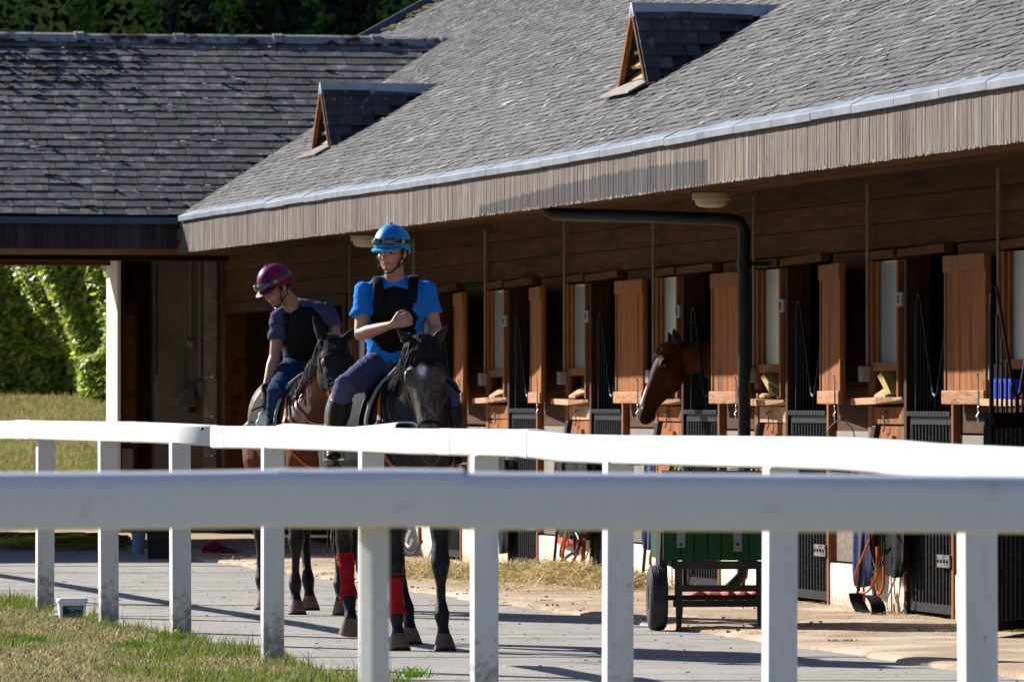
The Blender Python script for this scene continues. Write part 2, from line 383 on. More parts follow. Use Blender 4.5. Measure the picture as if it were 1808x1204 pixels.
# ---- concrete path cast in strips, each strip a piece with a recessed joint
path = MB(); path.add([(-60,5,-.016),(30,5,-.016),(30,84,-.016),(-60,84,-.016)], [(0,1,2,3)])
path = path.build('path', 'dark_concrete', kind='structure')
Y = 20.0
while Y < 76:
    d = .95 + random.uniform(-.28, .28)
    g = MB(); Y1 = Y + d - .012
    dz = random.uniform(-.003, .003)
    l0 = ga(A_PATH0-.35, Y) if Y < 50 else -14; l1 = ga(A_PATH0-.35, Y1) if Y < 50 else -14
    if 49.9 <= Y < 64: pass
    r0 = ga(A_PATH1+.02, Y); r1 = ga(A_PATH1+.02, Y1)
    g.hexa([(l0,Y,-.06),(r0,Y,-.06),(r1,Y1,-.06),(l1,Y1,-.06),(l0,Y,dz),(r0,Y,dz),(r1,Y1,dz),(l1,Y1,dz)])
    g.build('slab', 'concrete', path)
    Y += d
# ---- sandy apron along the boxes, a little proud of the path, with a ragged edge
vs = []; fs = []; xs = [-29.5+.22*i for i in range(196)]
y1 = A_PATH1 - A_W
for x in xs:
    e = y1 + .05*math.sin(x*2.1) + .035*math.sin(x*7.7) + random.uniform(-.025,.025)
    rowz = [(-.02), .018, .03, .034, .034, .04, .04]
    for k, yy in enumerate((e, e+.03, e+.12, -1.2, -.7, -.2, .12)):
        vs.append((x, yy, rowz[k] + random.uniform(-.004,.004)))
for j in range(len(xs)-1):
    for k in range(6): fs.append((j*7+k, (j+1)*7+k, (j+1)*7+k+1, j*7+k+1))
g = MB(FM); g.add(vs, fs); g.build('sandy_apron', 'sand', smooth=True, kind='structure')

# ------------------------------------------------------------------ the long stable building
stable = thing('stable_building', (0,0,0), 'long timber horse stable with a row of open half doors under a wide slate roof', 'stable', FM)
SL = .56; CA = 1/math.hypot(1, SL); SA = SL*CA
EY, EZ = -1.48, 3.18
SLL = .448; CB = 1/math.hypot(1, SLL); SB = SLL*CB
LX, RIDGE_X = -20.16, -24.42
def sag(x): return -.035*math.exp(-((x+5)/8.)**2) + .002*math.sin(x*.9)
X0S, X1S = -33.2, 12.0
RW = 7.0                                  # run of the roof up to its ridge
def mroof(x, q, off=0): return Vector((x, EY + q*CA - off*SA, EZ + q*SA + off*CA + sag(x)*max(0,1-q/3)))
def lroof_z(x):
    return EZ + SLL*((LX-x) if x > RIDGE_X else (LX-RIDGE_X)-(RIDGE_X-x))
def mroof_z(y): return EZ + SL*(y-EY)
def lroof(y, q, off=0): return Vector((LX - q*CB + off*SB, y, EZ + q*SB + off*CB))

# roof deck and walls under it
g = MB(FM); n = 46
for i in range(n):
    xa = X0S + (X1S-X0S)*i/n; xb_ = X0S + (X1S-X0S)*(i+1)/n
    a, b, c, d = mroof(xa,0,-.03), mroof(xb_,0,-.03), mroof(xb_,RW/CA,-.03), mroof(xa,RW/CA,-.03)
    lo = [mroof(xa,0,-.12), mroof(xb_,0,-.12), mroof(xb_,RW/CA,-.12), mroof(xa,RW/CA,-.12)]
    g.hexa([*lo, a, b, c, d])
ry = EY+RW; rz = EZ+RW*SL
g.hexa([(X0S,ry,rz-.12),(X1S,ry,rz-.12),(X1S,ry+RW,EZ-.12),(X0S,ry+RW,EZ-.12),(X0S,ry,rz-.02),(X1S,ry,rz-.02),(X1S,ry+RW,EZ),(X0S,ry+RW,EZ)])
roof = g.build('roof', 'roof_underlay', stable)
g = MB(FM)                               # gable end walls
for x0, x1 in ((X0S+.25, X0S+.5), (X1S-.5, X1S-.25)):
    g.add([(x0,.1,0),(x0,ry+RW-1,0),(x0,ry+RW-1,EZ-.1),(x0,ry,rz-.2),(x0,.1,EZ+SL*1.4),(x1,.1,0),(x1,ry+RW-1,0),(x1,ry+RW-1,EZ-.1),(x1,ry,rz-.2),(x1,.1,EZ+SL*1.4)],
          [(0,1,2,3,4),(9,8,7,6,5),(0,5,6,1),(1,6,7,2),(2,7,8,3),(3,8,9,4),(4,9,5,0)])
g.box(X0S+.5, X1S-.5, ry+RW-1.2, ry+RW-1, 0, EZ-.15)
g.build('end_wall', 'pale_render', stable)

# slates of the stable roof
DORM = [(-5.03, 1.03), (-18.0, 1.03)]    # dormers: x, distance of their sill up from the eave
DW, DH = .46, .57
def in_dormer(x, y):
    for dx, dy in DORM:
        t = y - (EY+dy)
        if 0.02 < t < DH/SL and abs(x-dx) < DW*(1 - t*SL/DH) - .05: return True
    return False
TW, TE = .165, .088
cand = []
rows = int(RW/CA/TE)
for r in range(rows):
    q = .07 + r*TE; x = X0S + (TW*.5 if r % 2 else 0) + random.uniform(-.02,.02)
    while x < X1S:
        xm = x+TW/2; ym = EY+(q+TE/2)*CA
        if x < LX+.3 and mroof_z(ym)+.02 < lroof_z(xm) and xm > RIDGE_X-4.3: x += TW; continue
        if not in_dormer(xm, ym): cand.append((x, q, r))
        x += TW
def px_of(p):
    w = FM @ Vector(p); return 904 + w.x*FPX/w.y, 703 - (w.z-EYE)*FPX/w.y, w.y
near = []
far = []
for c in cand:
    u, v, Yd = px_of(mroof(c[0], c[1]))
    (near if (u < 1815 and v > -10) else far).append((Yd, c))
near.sort(key=lambda t: t[0])
pieces = [c for _, c in near[:300]]; rest = [c for _, c in near[300:]] + [c for _, c in far]
def slate_verts(mapper, x, q, w, L, th, lift, rise):
    vs = []
    for off in (0, th):
        vs += [mapper(x+.003, q, lift+off), mapper(x+w-.003, q, lift+off), mapper(x+w-.003, q+L, rise+off), mapper(x+.003, q+L, rise+off)]
    return vs
g = MB(FM)
for (x, q, r) in rest:
    v = random.gauss(1, .16); t = random.random()
    col = (v*1.0, v*.985, v*.97)
    th, lift, dq, w = .005+random.random()*.003, .007+random.random()*.008, random.uniform(-.008,.008), TW
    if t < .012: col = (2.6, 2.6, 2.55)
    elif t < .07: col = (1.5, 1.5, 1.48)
    elif t < .11: col = (.6,.58,.55)
    g.hexa(slate_verts(mroof, x, q+dq, w, TE+.04, th, lift, .0), col)
    if t > .955:     # pale chip: lichen, and glints of lifted edges painted in as colour
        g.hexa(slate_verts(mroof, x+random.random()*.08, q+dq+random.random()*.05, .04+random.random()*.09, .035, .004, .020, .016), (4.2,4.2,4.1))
g.build('slate_courses', 'slate', roof, kind='stuff')
variants = []
for k in range(8):
    m = MB(); w, L = TW-.006, TE+.04; th = .005+k*.0004; lift = .008 + (k*5 % 8)*.0010
    m.hexa([(0,0,lift),(w,0,lift),(w,L,0),(0,L,0),(0,0,lift+th),(w,0,lift+th),(w,L,th),(0,L,th)])
    variants.append(raw_mesh('slate', m, 'slate_piece'))
for (x, q, r) in pieces:
    o_ = mroof(x+.003, q+random.uniform(-.008,.008))
    M_ = FM @ Matrix.Translation(o_) @ Matrix.Rotation(math.atan(SL), 4, 'X') @ Matrix.Rotation(random.gauss(0,.006), 4, 'Z')
    inst(random.choice(variants), 'slate', roof, M_)

# zinc drip edge in lengths, with open seams
x = X1S
while x > LX+.3:
    L = .97; xa = max(x-L+.012, LX-.02)
    g = MB(FM); j = random.uniform(-.004,.004)
    z0 = EZ+sag(x)+j; z1 = EZ+sag(xa)+j
    prof = [(-.085,.062),( .028,.006),(.04,-.004),(.036,-.046),(.026,-.050),(.026,-.012),(-.08,.050)]   # (out from the eave, up)
    vs = [(xa, EY-o, z1+u) for o, u in prof] + [(x, EY-o, z0+u) for o, u in prof]; k = len(prof)
    fs = [(i, (i+1)%k, k+(i+1)%k, k+i) for i in range(k)] + [tuple(range(k-1,-1,-1)), tuple(range(k,2*k))]
    g.add(vs, fs); g.build('drip_edge', 'zinc', stable)
    x -= L
# fascia of narrow upright boards, their feet ragged
g = MB(FM); x = LX-.02
while x < X1S:
    w = random.choice((.018,.022,.028,.034,.04)); v = max(.7, random.gauss(1, .10))
    yy = EY + random.uniform(-.002,.002); zb = 2.83 + sag(x)*.6 + random.uniform(-.004,.004)
    hue = random.random()
    col = (v*1.06, v*.97, v*.9) if hue < .3 else ((v*1.0, v*1.0, v*1.0) if hue < .6 else (v*.95,v*.98,v*1.03))
    if random.random() < .035: col = (1.6,1.6,1.6)
    if -5.9 < x < 1.4:                    # long damp stain
        zt = 2.83 + .05 + .11*math.sin((x+5.9)/7.3*math.pi*.62)*1.0 + random.uniform(-.012,.012)
        g.box(x, x+w-.002, yy, yy+.022, zb, zt, (col[0]*.42, col[1]*.45, col[2]*.50)); g.box(x, x+w-.003, yy, yy+.022, zt, EZ-.03+sag(x), col)
    else: g.box(x, x+w-.003, yy, yy+.022, zb, EZ-.03+sag(x), col)
    if random.random() < .5: g.box(x+.004, x+w-.008, yy-.003, yy+.0, zb-.003, zb+random.uniform(.004,.02), (1.7,1.68,1.62))
    x += w
g.build('fascia_boards', 'fascia_wood', stable, kind='stuff')
g = MB(FM); g.box(LX, X1S, EY+.024, EY+.06, 2.86, EZ-.05); g.build('fascia_backing', 'dark_wood', stable)
# soffit planks
for k in range(6):
    y0 = EY+.05 + k*.238; x = LX
    while x < X1S:
        L = 4.6; z0 = 2.865 + k*.011 + (.012 if k % 2 else 0)
        g = MB(FM); g.box(x, min(x+L, X1S)-.01, y0, y0+.225, z0, z0+.025); g.build('soffit_board', 'soffit_plank', stable)
        x += L
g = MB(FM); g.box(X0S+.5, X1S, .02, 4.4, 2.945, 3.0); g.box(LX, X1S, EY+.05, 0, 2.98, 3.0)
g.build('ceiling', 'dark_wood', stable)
# verge gutter on the far gable
g = MB(FM)
a0, a1, b0, b1 = mroof(X0S-.03,-.05,.0), mroof(X0S-.03,RW/CA,.0), mroof(X0S+.10,-.05,.0), mroof(X0S+.10,RW/CA,.0)
up = Vector((0,0,.13)); g.hexa([a0,b0,b1,a1,a0+up,b0+up,b1+up,a1+up]); g.build('verge_trim', 'blue_gutter', stable)
# moss along the far verge
g = MB(FM)
for k in range(260):
    q = random.random()*RW/CA; x = X0S+.12+abs(random.gauss(0,.35)); p = mroof(x, q, .02)
    g.ell(p, .05+random.random()*.08, .04+random.random()*.05, .012, n=6, k=4)
mo = g.build('moss', 'soil_grass', roof, kind='stuff')

# dormers: each a little gabled vent
for dx, dy in DORM:
    yb = EY+dy; zb = mroof_z(yb)+.01; ap = zb+DH
    back = yb + DH/SL
    dm = MB(FM)
    dm.add([(dx-DW,yb,zb),(dx,yb,ap-.02),(dx,back,ap-.02),(dx-DW,yb+.02,zb-.02)], [(0,1,2),(2,3,0)])
    dm.add([(dx+DW,yb,zb),(dx,yb,ap-.02),(dx,back,ap-.02)], [(0,2,1)])
    dormer = dm.build('dormer', 'roof_underlay', stable)
    # slates on the two cheeks, clipped along the valley
    nrm = math.hypot(DW, DH); cour = 6
    for sgn in (-1, 1):
        for r in range(cour):
            f0, f1 = r/cour, (r+1)/cour+.06             # up the cheek
            zl = zb + DH*f0
            x_l = dx + sgn*DW*(1-f0); x_u = dx + sgn*DW*(1-min(1,f1))
            yend = yb + (DH*f0)/SL
            y = yb-.05 + (0 if r % 2 else -.11)
            while y < yend:
                y0_, y1_ = max(y, yb-.05), min(y+.225, yend+.06)
                if y1_-y0_ > .03:
                    lf = .022+random.random()*.008; g = MB(FM); zu = zb+DH*min(1,f1)
                    g.hexa([(x_l+sgn*lf, y0_+.003, zl),(x_l+sgn*lf, y1_-.003, zl),(x_u+sgn*.006, y1_-.003, zu),(x_u+sgn*.006, y0_+.003, zu),
                            (x_l+sgn*(lf+.012), y0_+.003, zl+.012),(x_l+sgn*(lf+.012), y1_-.003, zl+.012),(x_u+sgn*.016, y1_-.003, zu+.01),(x_u+sgn*.016, y0_+.003, zu+.01)])
                    g.build('slate', 'dormer_slate', dormer)
                y += .225
    g = MB(FM)       # lead ridge
    g.hexa([(dx-.09,yb-.06,ap-.075),(dx+.09,yb-.06,ap-.075),(dx+.09,back+.06,ap-.06),(dx-.09,back+.06,ap-.06),
            (dx-.02,yb-.06,ap+.035),(dx+.02,yb-.06,ap+.035),(dx+.02,back+.08,ap+.03),(dx-.02,back+.08,ap+.03)])
    g.build('ridge_cap', 'lead', dormer)
    for sgn in (-1, 1):                # barge boards
        g = MB(FM); w = .07
        g.hexa([(dx+sgn*(DW+.02),yb-.06,zb-.01),(dx+sgn*(DW-.035),yb-.06,zb-.01),(dx+sgn*(DW-.035),yb-.02,zb-.01),(dx+sgn*(DW+.02),yb-.02,zb-.01),
                (dx+sgn*.01,yb-.06,ap),(dx,yb-.06,ap-.06),(dx,yb-.02,ap-.06),(dx+sgn*.01,yb-.02,ap)])
        g.build('barge_board', 'wall_plank' if sgn > 0 else 'trim_wood', dormer)  # left board in lighter wood, sunlight on it painted in
    for k in range(4):                 # louvre boards inside the vent
        f = .04+k*.2; hw = (DW-.08)*(1-f); g = MB(FM)
        z = zb+DH*f*.9; g.hexa([(dx-hw,yb+.02,z),(dx+hw,yb+.02,z),(dx+hw,yb+.10,z+.075),(dx-hw,yb+.10,z+.075),
                                (dx-hw,yb+.005,z+.02),(dx+hw,yb+.005,z+.02),(dx+hw,yb+.085,z+.095),(dx-hw,yb+.085,z+.095)])
        g.build('louvre', 'sill_wood', dormer)
    g = MB(FM); p = mroof(dx, (dy-.20)/CA, .04)
    g.hexa([(dx-DW-.03,yb-.2,mroof_z(yb-.2)+.035),(dx+DW+.06,yb-.2,mroof_z(yb-.2)+.035),(dx+DW+.02,yb,zb+.01),(dx-DW-.01,yb,zb+.01),
            (dx-DW-.03,yb-.2,mroof_z(yb-.2)+.045),(dx+DW+.06,yb-.2,mroof_z(yb-.2)+.045),(dx+DW+.02,yb,zb+.03),(dx-DW-.01,yb,zb+.03)])
    g.build('sill_flashing', 'stone', dormer)

# ---- wall of the boxes
MOD = 3.17
def bx(name, m, x0, x1, y0, y1, z0, z1, parent=None, bevel=0, **k):
    g = MB(FM); g.box(x0, x1, y0, y1, z0, z1); return g.build(name, m, parent or stable, bevel=bevel, **k)
def bxt(name, m, x0, x1, y0, y1, z0, z1, tilt, parent=None):       # a board hung a little out of true
    g = MB(FM); g.hexa([(x0,y0,z0),(x1,y0,z0+tilt),(x1,y1,z0+tilt),(x0,y1,z0),(x0,y0,z1),(x1,y0,z1+tilt),(x1,y1,z1+tilt),(x0,y1,z1)])
    return g.build(name, m, parent or stable)
XS0 = -19.3
def gate_mesh(width, hinge_side=1):
    "parts of a low steel gate with its anti-weave guard, built in a frame x 0..width, outside face -y"
    parts = {}
    b = MB(); n = 13
    for k in range(n):
        x = .035 + (width-.07)*k/(n-1); b.tube([(x,-.005,.09),(x,-.005,1.24)], .019, 8)
    parts['bars'] = b
    f = MB(); f.box(0,.035,-.025,.025,.03,1.25); f.box(width-.035,width,-.025,.025,.03,1.25); f.box(.035,width-.035,-.03,.03,.03,.09)
    f.box(0,width,-.055,.03,1.295,1.325); f.box(0.03,width-.03,-.03,.03,1.24,1.295)
    for k in range(12): f.box(.06+k*(width-.12)/12, .06+k*(width-.12)/12+.035, -.058, -.052, 1.300, 1.32)
    parts['frame'] = f
    g = MB(); w2 = width/2; pts = []
    for sg in (-1, 1):
        e = w2+sg*(w2-.06); pk = w2+sg*(w2-.14)
        path_ = [(e,0,1.32),(e,0,1.96),(e-sg*.01,0,2.03),(e-sg*.04,0,2.08),(e-sg*.085,0,2.085),(e-sg*.12,0,2.04),(w2+sg*.08,0,1.50),(w2+sg*.05,0,1.44),(w2,0,1.42)]
        g.tube(path_, .010, 8)
        for k in range(7):
            x = .06+.085*k+.03
            X = w2+sg*(w2-x)
            if x > w2-.01: continue
            top = 2.03 if x < .14 else 1.42 + (2.0-1.42)*max(0, (w2-.06-x))/(w2-.06-.12)
            g.tube([(X,0,1.32),(X,0,min(2.03,top))], .008, 6)
    parts['guard'] = g
    h = MB(); h.box(width-.28,width+.02,-.06,-.03,.33,.41); parts['hinge_band'] = h
    h = MB()
    for k in range(4): h.ell((width-.25+k*.075,-.063,.37), .012,.008,.012, n=6, k=4)
    parts['rivets'] = h; h = MB(); h.box(width-.28,width+.02,-.06,-.03,.95,1.03); parts['upper_hinge_band'] = h
    l = MB(); l.box(-.07,.10,-.075,-.03,.82,.90); l.box(-.01,.05,-.075,-.03,.55,.84); l.tube([(.02,-.08,.86),(-.06,-.09,.92),(-.10,-.07,.86),(-.06,-.07,.82)], .010, 6); l.ell((.02,-.08,.60),.02,.02,.035,n=8,k=5)
    l.ell((.02,-.075,.88),.05,.02,.022,n=8,k=5)
    parts['latch'] = l
    return parts
GM = {k: v for k, v in gate_mesh(1.06).items()}
GMAT = {'bars':'black_metal','frame':'black_metal','guard':'black_metal','hinge_band':'dusty_metal','upper_hinge_band':'dusty_metal','rivets':'black_metal','latch':'dusty_metal'}
GRAW = {k: raw_mesh(k, v, GMAT[k]) for k, v in GM.items()}
def put_gate(M_, plate=False):
    o = inst(GRAW['frame'], 'stall_gate', stable, FM @ M_)
    for k in ('bars','guard','hinge_band','upper_hinge_band','rivets','latch'):
        c_o = inst(GRAW[k], k.replace('upper_',''), o, FM @ M_)
        if k in ('bars','guard','rivets'): c_o['kind'] = 'stuff'
    return o
LEAF_ANG = {-6:.05,-5:.12,-4:.118,-3:.005,-2:.01,-1:.112,0:.004,1:.02}
for i in range(-6, 2):
    x0 = MOD*i+.06; xl = max(x0-1.14, XS0) ; j = lambda a=.006: random.uniform(-a, a)
    # backing, plinth, plywood and planks between the doors
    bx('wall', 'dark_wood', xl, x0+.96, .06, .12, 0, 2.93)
    bx('plinth', 'cream_render', xl+.03, x0+.90, -.035, .06, 0, .33, bevel=.006)
    bx('plywood_panel', 'grey_ply', xl+.08, x0-.06, .0, .03, .345, 1.22+j(.02))
    for k in range(4):
        bx('plank', 'wall_plank', xl+.02, x0-.055, .0+j(.003), .04, 1.23+k*.302, 1.23+(k+1)*.302-.006)
    bx('stile', 'trim_wood', x0-.05, x0+.06, -.035, .05, .345, 2.36)
    bx('plywood_panel', 'grey_ply', x0+.065, x0+.895, -.01, .03, .345, .79+j(.02))
    for k, (za, zb_) in enumerate(((.80,.955),(.965,1.115),(1.125,1.27),(1.28,1.395))):
        bxt('plank', 'sill_wood' if k in (3,) and i % 2 else 'door_wood', x0+.065, x0+.895, -.028+j(.006), .03, za, zb_-.004, j(.012))
    # feed hatch: floor, back, tipped board
    tl = j(.012); cb_ = random.uniform(.50,.62); g = MB(FM)
    g.hexa([(x0-.115,-.14,1.405),(x0+cb_,-.14,1.405+tl),(x0+cb_,.05,1.405+tl),(x0-.115,.05,1.405),(x0-.115,-.14,1.448),(x0+cb_,-.14,1.448+tl),(x0+cb_,.05,1.448+tl),(x0-.115,.05,1.448)])
    g.hexa([(x0+cb_,-.138,1.407+tl),(x0+.86,-.05,1.432+tl),(x0+.86,.05,1.41+tl),(x0+cb_,.05,1.407+tl),(x0+cb_,-.138,1.446+tl),(x0+.86,-.05,1.450+tl),(x0+.86,.05,1.450+tl),(x0+cb_,.05,1.446+tl)])
    g.build('sill', 'sill_wood', stable)
    g = MB(FM); g.hexa([(x0+.20,-.06,1.455),(x0+.62,-.10,1.452),(x0+.66,.03,1.50),(x0+.22,.04,1.52),(x0+.20,-.06,1.472),(x0+.62,-.10,1.47),(x0+.66,.03,1.52),(x0+.22,.04,1.54)])
    g.build('tray', 'sill_wood', stable)
    bx('rail', 'trim_wood', x0+.06, x0+.73, -.03, .03, 1.63, 1.69)
    # window
    fr = bx('window', 'trim_wood', x0+.10, x0+.135, -.02, .03, 1.69, 2.36)
    bx('jamb', 'trim_wood', x0+.69, x0+.735, -.04, .03, 1.45, 2.36, fr)
    bx('pane', 'frosted_pane', x0+.135, x0+.69, .005, .02, 1.69, 2.36, fr)
    bx('jamb', 'dark_wood', x0+.06, x0+.10, -.01, .03, 1.45, 2.36, fr)
    bx('post', 'dark_wood', x0+.735, x0+.90, -.012, .06, 1.45, 2.36)
    bxt('window_header', 'wall_plank', x0-.10, x0+.62, -.04, .03, 2.37, 2.425, .01+j(.01))
    bxt('door_header', 'wall_plank', x0+.74, x0+1.88, -.045, .03, 2.375, 2.425, .015+j(.01))
    bx('door_jamb', 'dark_wood', x0+.90, x0+.962, -.045, .10, 0.02, 2.36)  # far jamb takes dark wood as painted shade of the reveal
    bx('door_jamb', 'trim_wood', x0+2.05, x0+2.10, -.045, .10, 0.02, 2.36)
    # open upper door leaf, hinged on the near jamb and folded back on the wall
    ang = LEAF_ANG[i]; LM = FM @ Matrix.Translation((x0+2.10, -.065, 0)) @ Matrix.Rotation(-ang, 4, 'Z')
    w = .98
    def lb(name, m, a, b, c, d, e, f_, par, bev=.003):
        g = MB(LM); g.box(a, b, c, d, e, f_); return g.build(name, m, par, bevel=bev)
    lf = lb('door_leaf', 'trim_wood', .0, w, -.018, .0, 1.425, 2.345, stable)
    npl = 6
    for k in range(npl):
        a = .045+(w-.09)*k/npl; lb('plank', 'door_wood', a, a+(w-.09)/npl-.005, -.032+j(.001), -.018, 1.43, 2.34, lf)
    lb('edge_board', 'trim_wood', 0, .043, -.042, -.018, 1.42, 2.35, lf); lb('edge_board', 'trim_wood', w-.043, w, -.042, .0, 1.42, 2.35, lf)
    lb('batten', 'batten_wood', -.01, w+.01, -.058, -.032, 1.41, 1.50, lf, .008)
    lb('batten', 'trim_wood', .0, w, -.052, -.032, 2.25, 2.355, lf, .006)
    g = MB(LM)      # cabin hook and a few links of chain
    g.tube([(w-.10,-.062,1.56),(w-.085,-.07,1.60),(w-.065,-.068,1.575),(w-.085,-.066,1.50),(w-.08,-.066,1.43),(w-.085,-.066,1.40)], .005, 6)
    for k in range(3):
        z = 1.385-k*.035; g.tube([(w-.085+.010*math.cos(a), -.066+(.010*math.sin(a) if k % 2 else 0), z+.018*math.sin(a)) for a in [2*math.pi*q/8 for q in range(8)]], .003, 5, closed=True)
    g.build('hook', 'steel', lf)
    # lower gate
    if i != 1:
        put_gate(Matrix.Translation((x0+.98, .0, .04)))
    else:
        g1 = put_gate(Matrix.Translation((x0+.98, -.03, .04)) @ Matrix.Rotation(-.62, 4, 'Z'))
    # conduit, its box, the switch
    g = MB(FM); g.tube([(x0-.012,-.05,1.64),(x0-.012+j(),-.05,2.1),(x0-.012,-.05,2.88)], .011, 6); g.build('conduit', 'conduit', stable)
    bx('junction_box', 'grey_box', x0-.075, x0+.03, -.10, -.036, 1.56, 1.665, bevel=.008)
    sw = bx('switch', 'grey_box', x0+.745, x0+.885, -.06, -.013, 2.05, 2.145, bevel=.006)
    bx('rocker', 'black_plastic', x0+.79, x0+.83, -.065, -.06, 2.07, 2.125, sw)
    # hook on a plank
    g = MB(FM); g.tube([(x0+.40,-.03,1.36),(x0+.40,-.05,1.345),(x0+.40,-.055,1.33)]+[(x0+.40+.05*math.sin(a)-.0, -.055, 1.33-.05*(1-math.cos(a))) for a in (.6,1.4,2.2,3.0,3.8)], .005, 6)
    g.build('tack_hook', 'dusty_metal', stable)
for i in range(-7, 2):       # upper weatherboards
    xa = max(MOD*i, -26.4) if i > -7 else -26.4
    xe = MOD*(i+1)-.004 if i > -7 else MOD*-6-.004
    for k in range(3):
        bx('weatherboard', 'wall_plank', xa, xe, .0+random.uniform(-.003,.003), .055, 2.445+k*.165, 2.445+(k+1)*.165-.005)
# open bay at the far end, next to the passage
bx('lintel', 'dark_wood', -26.4, XS0, -.02, .2, 2.34, 2.44)
bx('bay_post', 'wall_plank', -26.42, -26.25, -.03, .2, 0, 2.34)
bx('bay_post', 'wall_plank', XS0-.16, XS0, -.03, .2, 0, 2.34)
bx('bay_shelf', 'dark_wood', -26.2, XS0-.2, 2.6, 3.2, 0, 1.1)
bx('bay_board', 'dark_wood', -26.2, XS0-.2, .9, .95, 0, 1.2)
# dark inside of the boxes
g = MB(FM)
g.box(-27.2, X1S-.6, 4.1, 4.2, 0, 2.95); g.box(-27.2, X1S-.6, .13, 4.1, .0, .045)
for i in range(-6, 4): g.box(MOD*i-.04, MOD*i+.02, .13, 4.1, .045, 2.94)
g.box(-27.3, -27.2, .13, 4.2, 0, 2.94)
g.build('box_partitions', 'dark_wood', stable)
g = MB(FM); g.box(MOD*1+2.0+1.1, X1S-.6, .0, .12, 0, 2.94); g.build('wall', 'wall_plank', stable)
# lamps under the soffit
for k, (px, py) in enumerate(((1256,352),(646,425))):
    zc = 2.83; Yd = (zc-EYE)*FPX/(703-py)
    q = toY(P(px, py, Yd))
    l = thing('soffit_lamp', (q.x, q.y, 2.875), 'cream bulkhead lamp on the soffit right above the black downpipe' if k == 0 else 'cream bulkhead lamp on the soffit just left of the blue helmet', 'lamp', FM, 0, 'bulkhead lamps under the eave')
    g = MB(FM @ Matrix.Translation(q)); g.loft([((0,0,.045),.135,.135),((0,0,-.005),.135,.135)], (1,0,0), 20, flat=True); g.build('base', 'lamp_cream', l, smooth=False, bevel=.006)
    g = MB(FM @ Matrix.Translation(q)); g.loft([((0,0,-.005),.115,.115),((0,0,-.03),.112,.112),((0,0,-.05),.09,.09),((0,0,-.058),.05,.05)], (1,0,0), 20, flat=True); g.build('lamp_glass', 'lamp_cream', l, smooth=True)
    g = MB(FM @ Matrix.Translation(q)); g.ell((-.09,-.10,.02),.012,.012,.012,n=6,k=4); g.build('screw', 'black_plastic', l)
# downpipe
xq = ony(1314,-.22)
dp = thing('downpipe', (xq,-.22,0), 'thick black downpipe running under the eave and down before the stable wall', 'drainpipe', FM)
g = MB(FM); xt = ony(968,-1.36)
g.tube([(xt-.02,-1.36,2.86),(xt,-1.36,2.80),(xt+.02,-1.32,2.775),((xq+xt)/2,-.80,2.745),(xq,-.33,2.71),(xq,-.25,2.69),(xq,-.22,2.63),(xq,-.22,.35),(xq,-.24,.2),(xq,-.34,.10)], .046, 14)
g.build('pipe', 'pipe_paint', dp, smooth=True)
for z in (1.5,.6,2.4):
    g = MB(FM); g.tube([(xq,-.22,z-.03),(xq,-.22,z+.03)], .053, 14); g.box(xq-.012,xq+.012,-.17,-.0,z-.015,z+.015); g.build('bracket', 'pipe_paint', dp)
g = MB(FM); g.tube([(xt,-1.36,2.82),(xt,-1.365,2.90)], .056, 14); g.build('collar', 'pipe_paint', dp, smooth=False)

# ------------------------------------------------------------------ the low building with the passage
XB = toY(P(300, 703, 71.9)).x
lb_ = thing('passage_building', (-24.4,-6,0), 'low outbuilding with mossy old slate roof and an open drive-through passage', 'outbuilding', FM)
def lbx(name, m, x0, x1, y0, y1, z0, z1, parent=None, bevel=0, **k):
    g = MB(FM); g.box(x0, x1, y0, y1, z0, z1); return g.build(name, m, parent or lb_, bevel=bevel, **k)
YL = -13.0
RUN = LX-RIDGE_X; QL = RUN/CB
g = MB(FM)
r0 = EZ+RUN*SLL
g.hexa([(LX,YL,EZ-.12),(LX,EY-.0,EZ-.12),(RIDGE_X,EY+RUN*SLL/SL+.3,r0-.12),(RIDGE_X,YL,r0-.12),(LX,YL,EZ-.015),(LX,EY,EZ-.015),(RIDGE_X,EY+RUN*SLL/SL+.3,r0-.015),(RIDGE_X,YL,r0-.015)])
RB = RIDGE_X-(XB-.80); zb2 = r0-RB*SLL
g.hexa([(RIDGE_X,YL,r0-.12),(RIDGE_X,2.2,r0-.12),(RIDGE_X-RB,EY,zb2-.12),(RIDGE_X-RB,YL,zb2-.12),(RIDGE_X,YL,r0-.015),(RIDGE_X,2.2,r0-.015),(RIDGE_X-RB,EY,zb2-.015),(RIDGE_X-RB,YL,zb2-.015)])
lroofo = g.build('roof', 'roof_underlay', lb_)
LTW, LTE = .215, QL/24.5
cand = []
for r in range(24):
    q = .01+r*LTE; y = YL + random.uniform(-.1,.1) + (LTW/2 if r % 2 else 0)
    while y < 2.2:
        xm = LX-(q+LTE/2)*CB
        if mroof_z(y+LTW*.35) < lroof_z(xm)+.03:
            w = LTW+random.uniform(-.012,.012)
            cand.append((y, q, w))
            y += w
        else: y += LTW
vis = []
for c in cand:
    u, v, Yd = px_of(lroof(c[0]+.1, c[1])); vis.append((-1 if 0 < u else abs(u), Yd, c))
vis.sort(key=lambda t: (t[0] > 0, t[1]))
lp = [c for _,_,c in vis[:300]]; lr = [c for _,_,c in vis[300:]]
g = MB(FM)
for (y, q, w) in lr:
    v = max(.5, random.gauss(1,.14)); col = (v*1.02, v, v*.98)
    g.hexa(slate_verts(lroof, y, q+random.uniform(-.008,.008), w, LTE+.05, .010, .009+random.random()*.004, 0), col)
g.build('slate_courses', 'old_slate', lroofo, kind='stuff')
vl = []
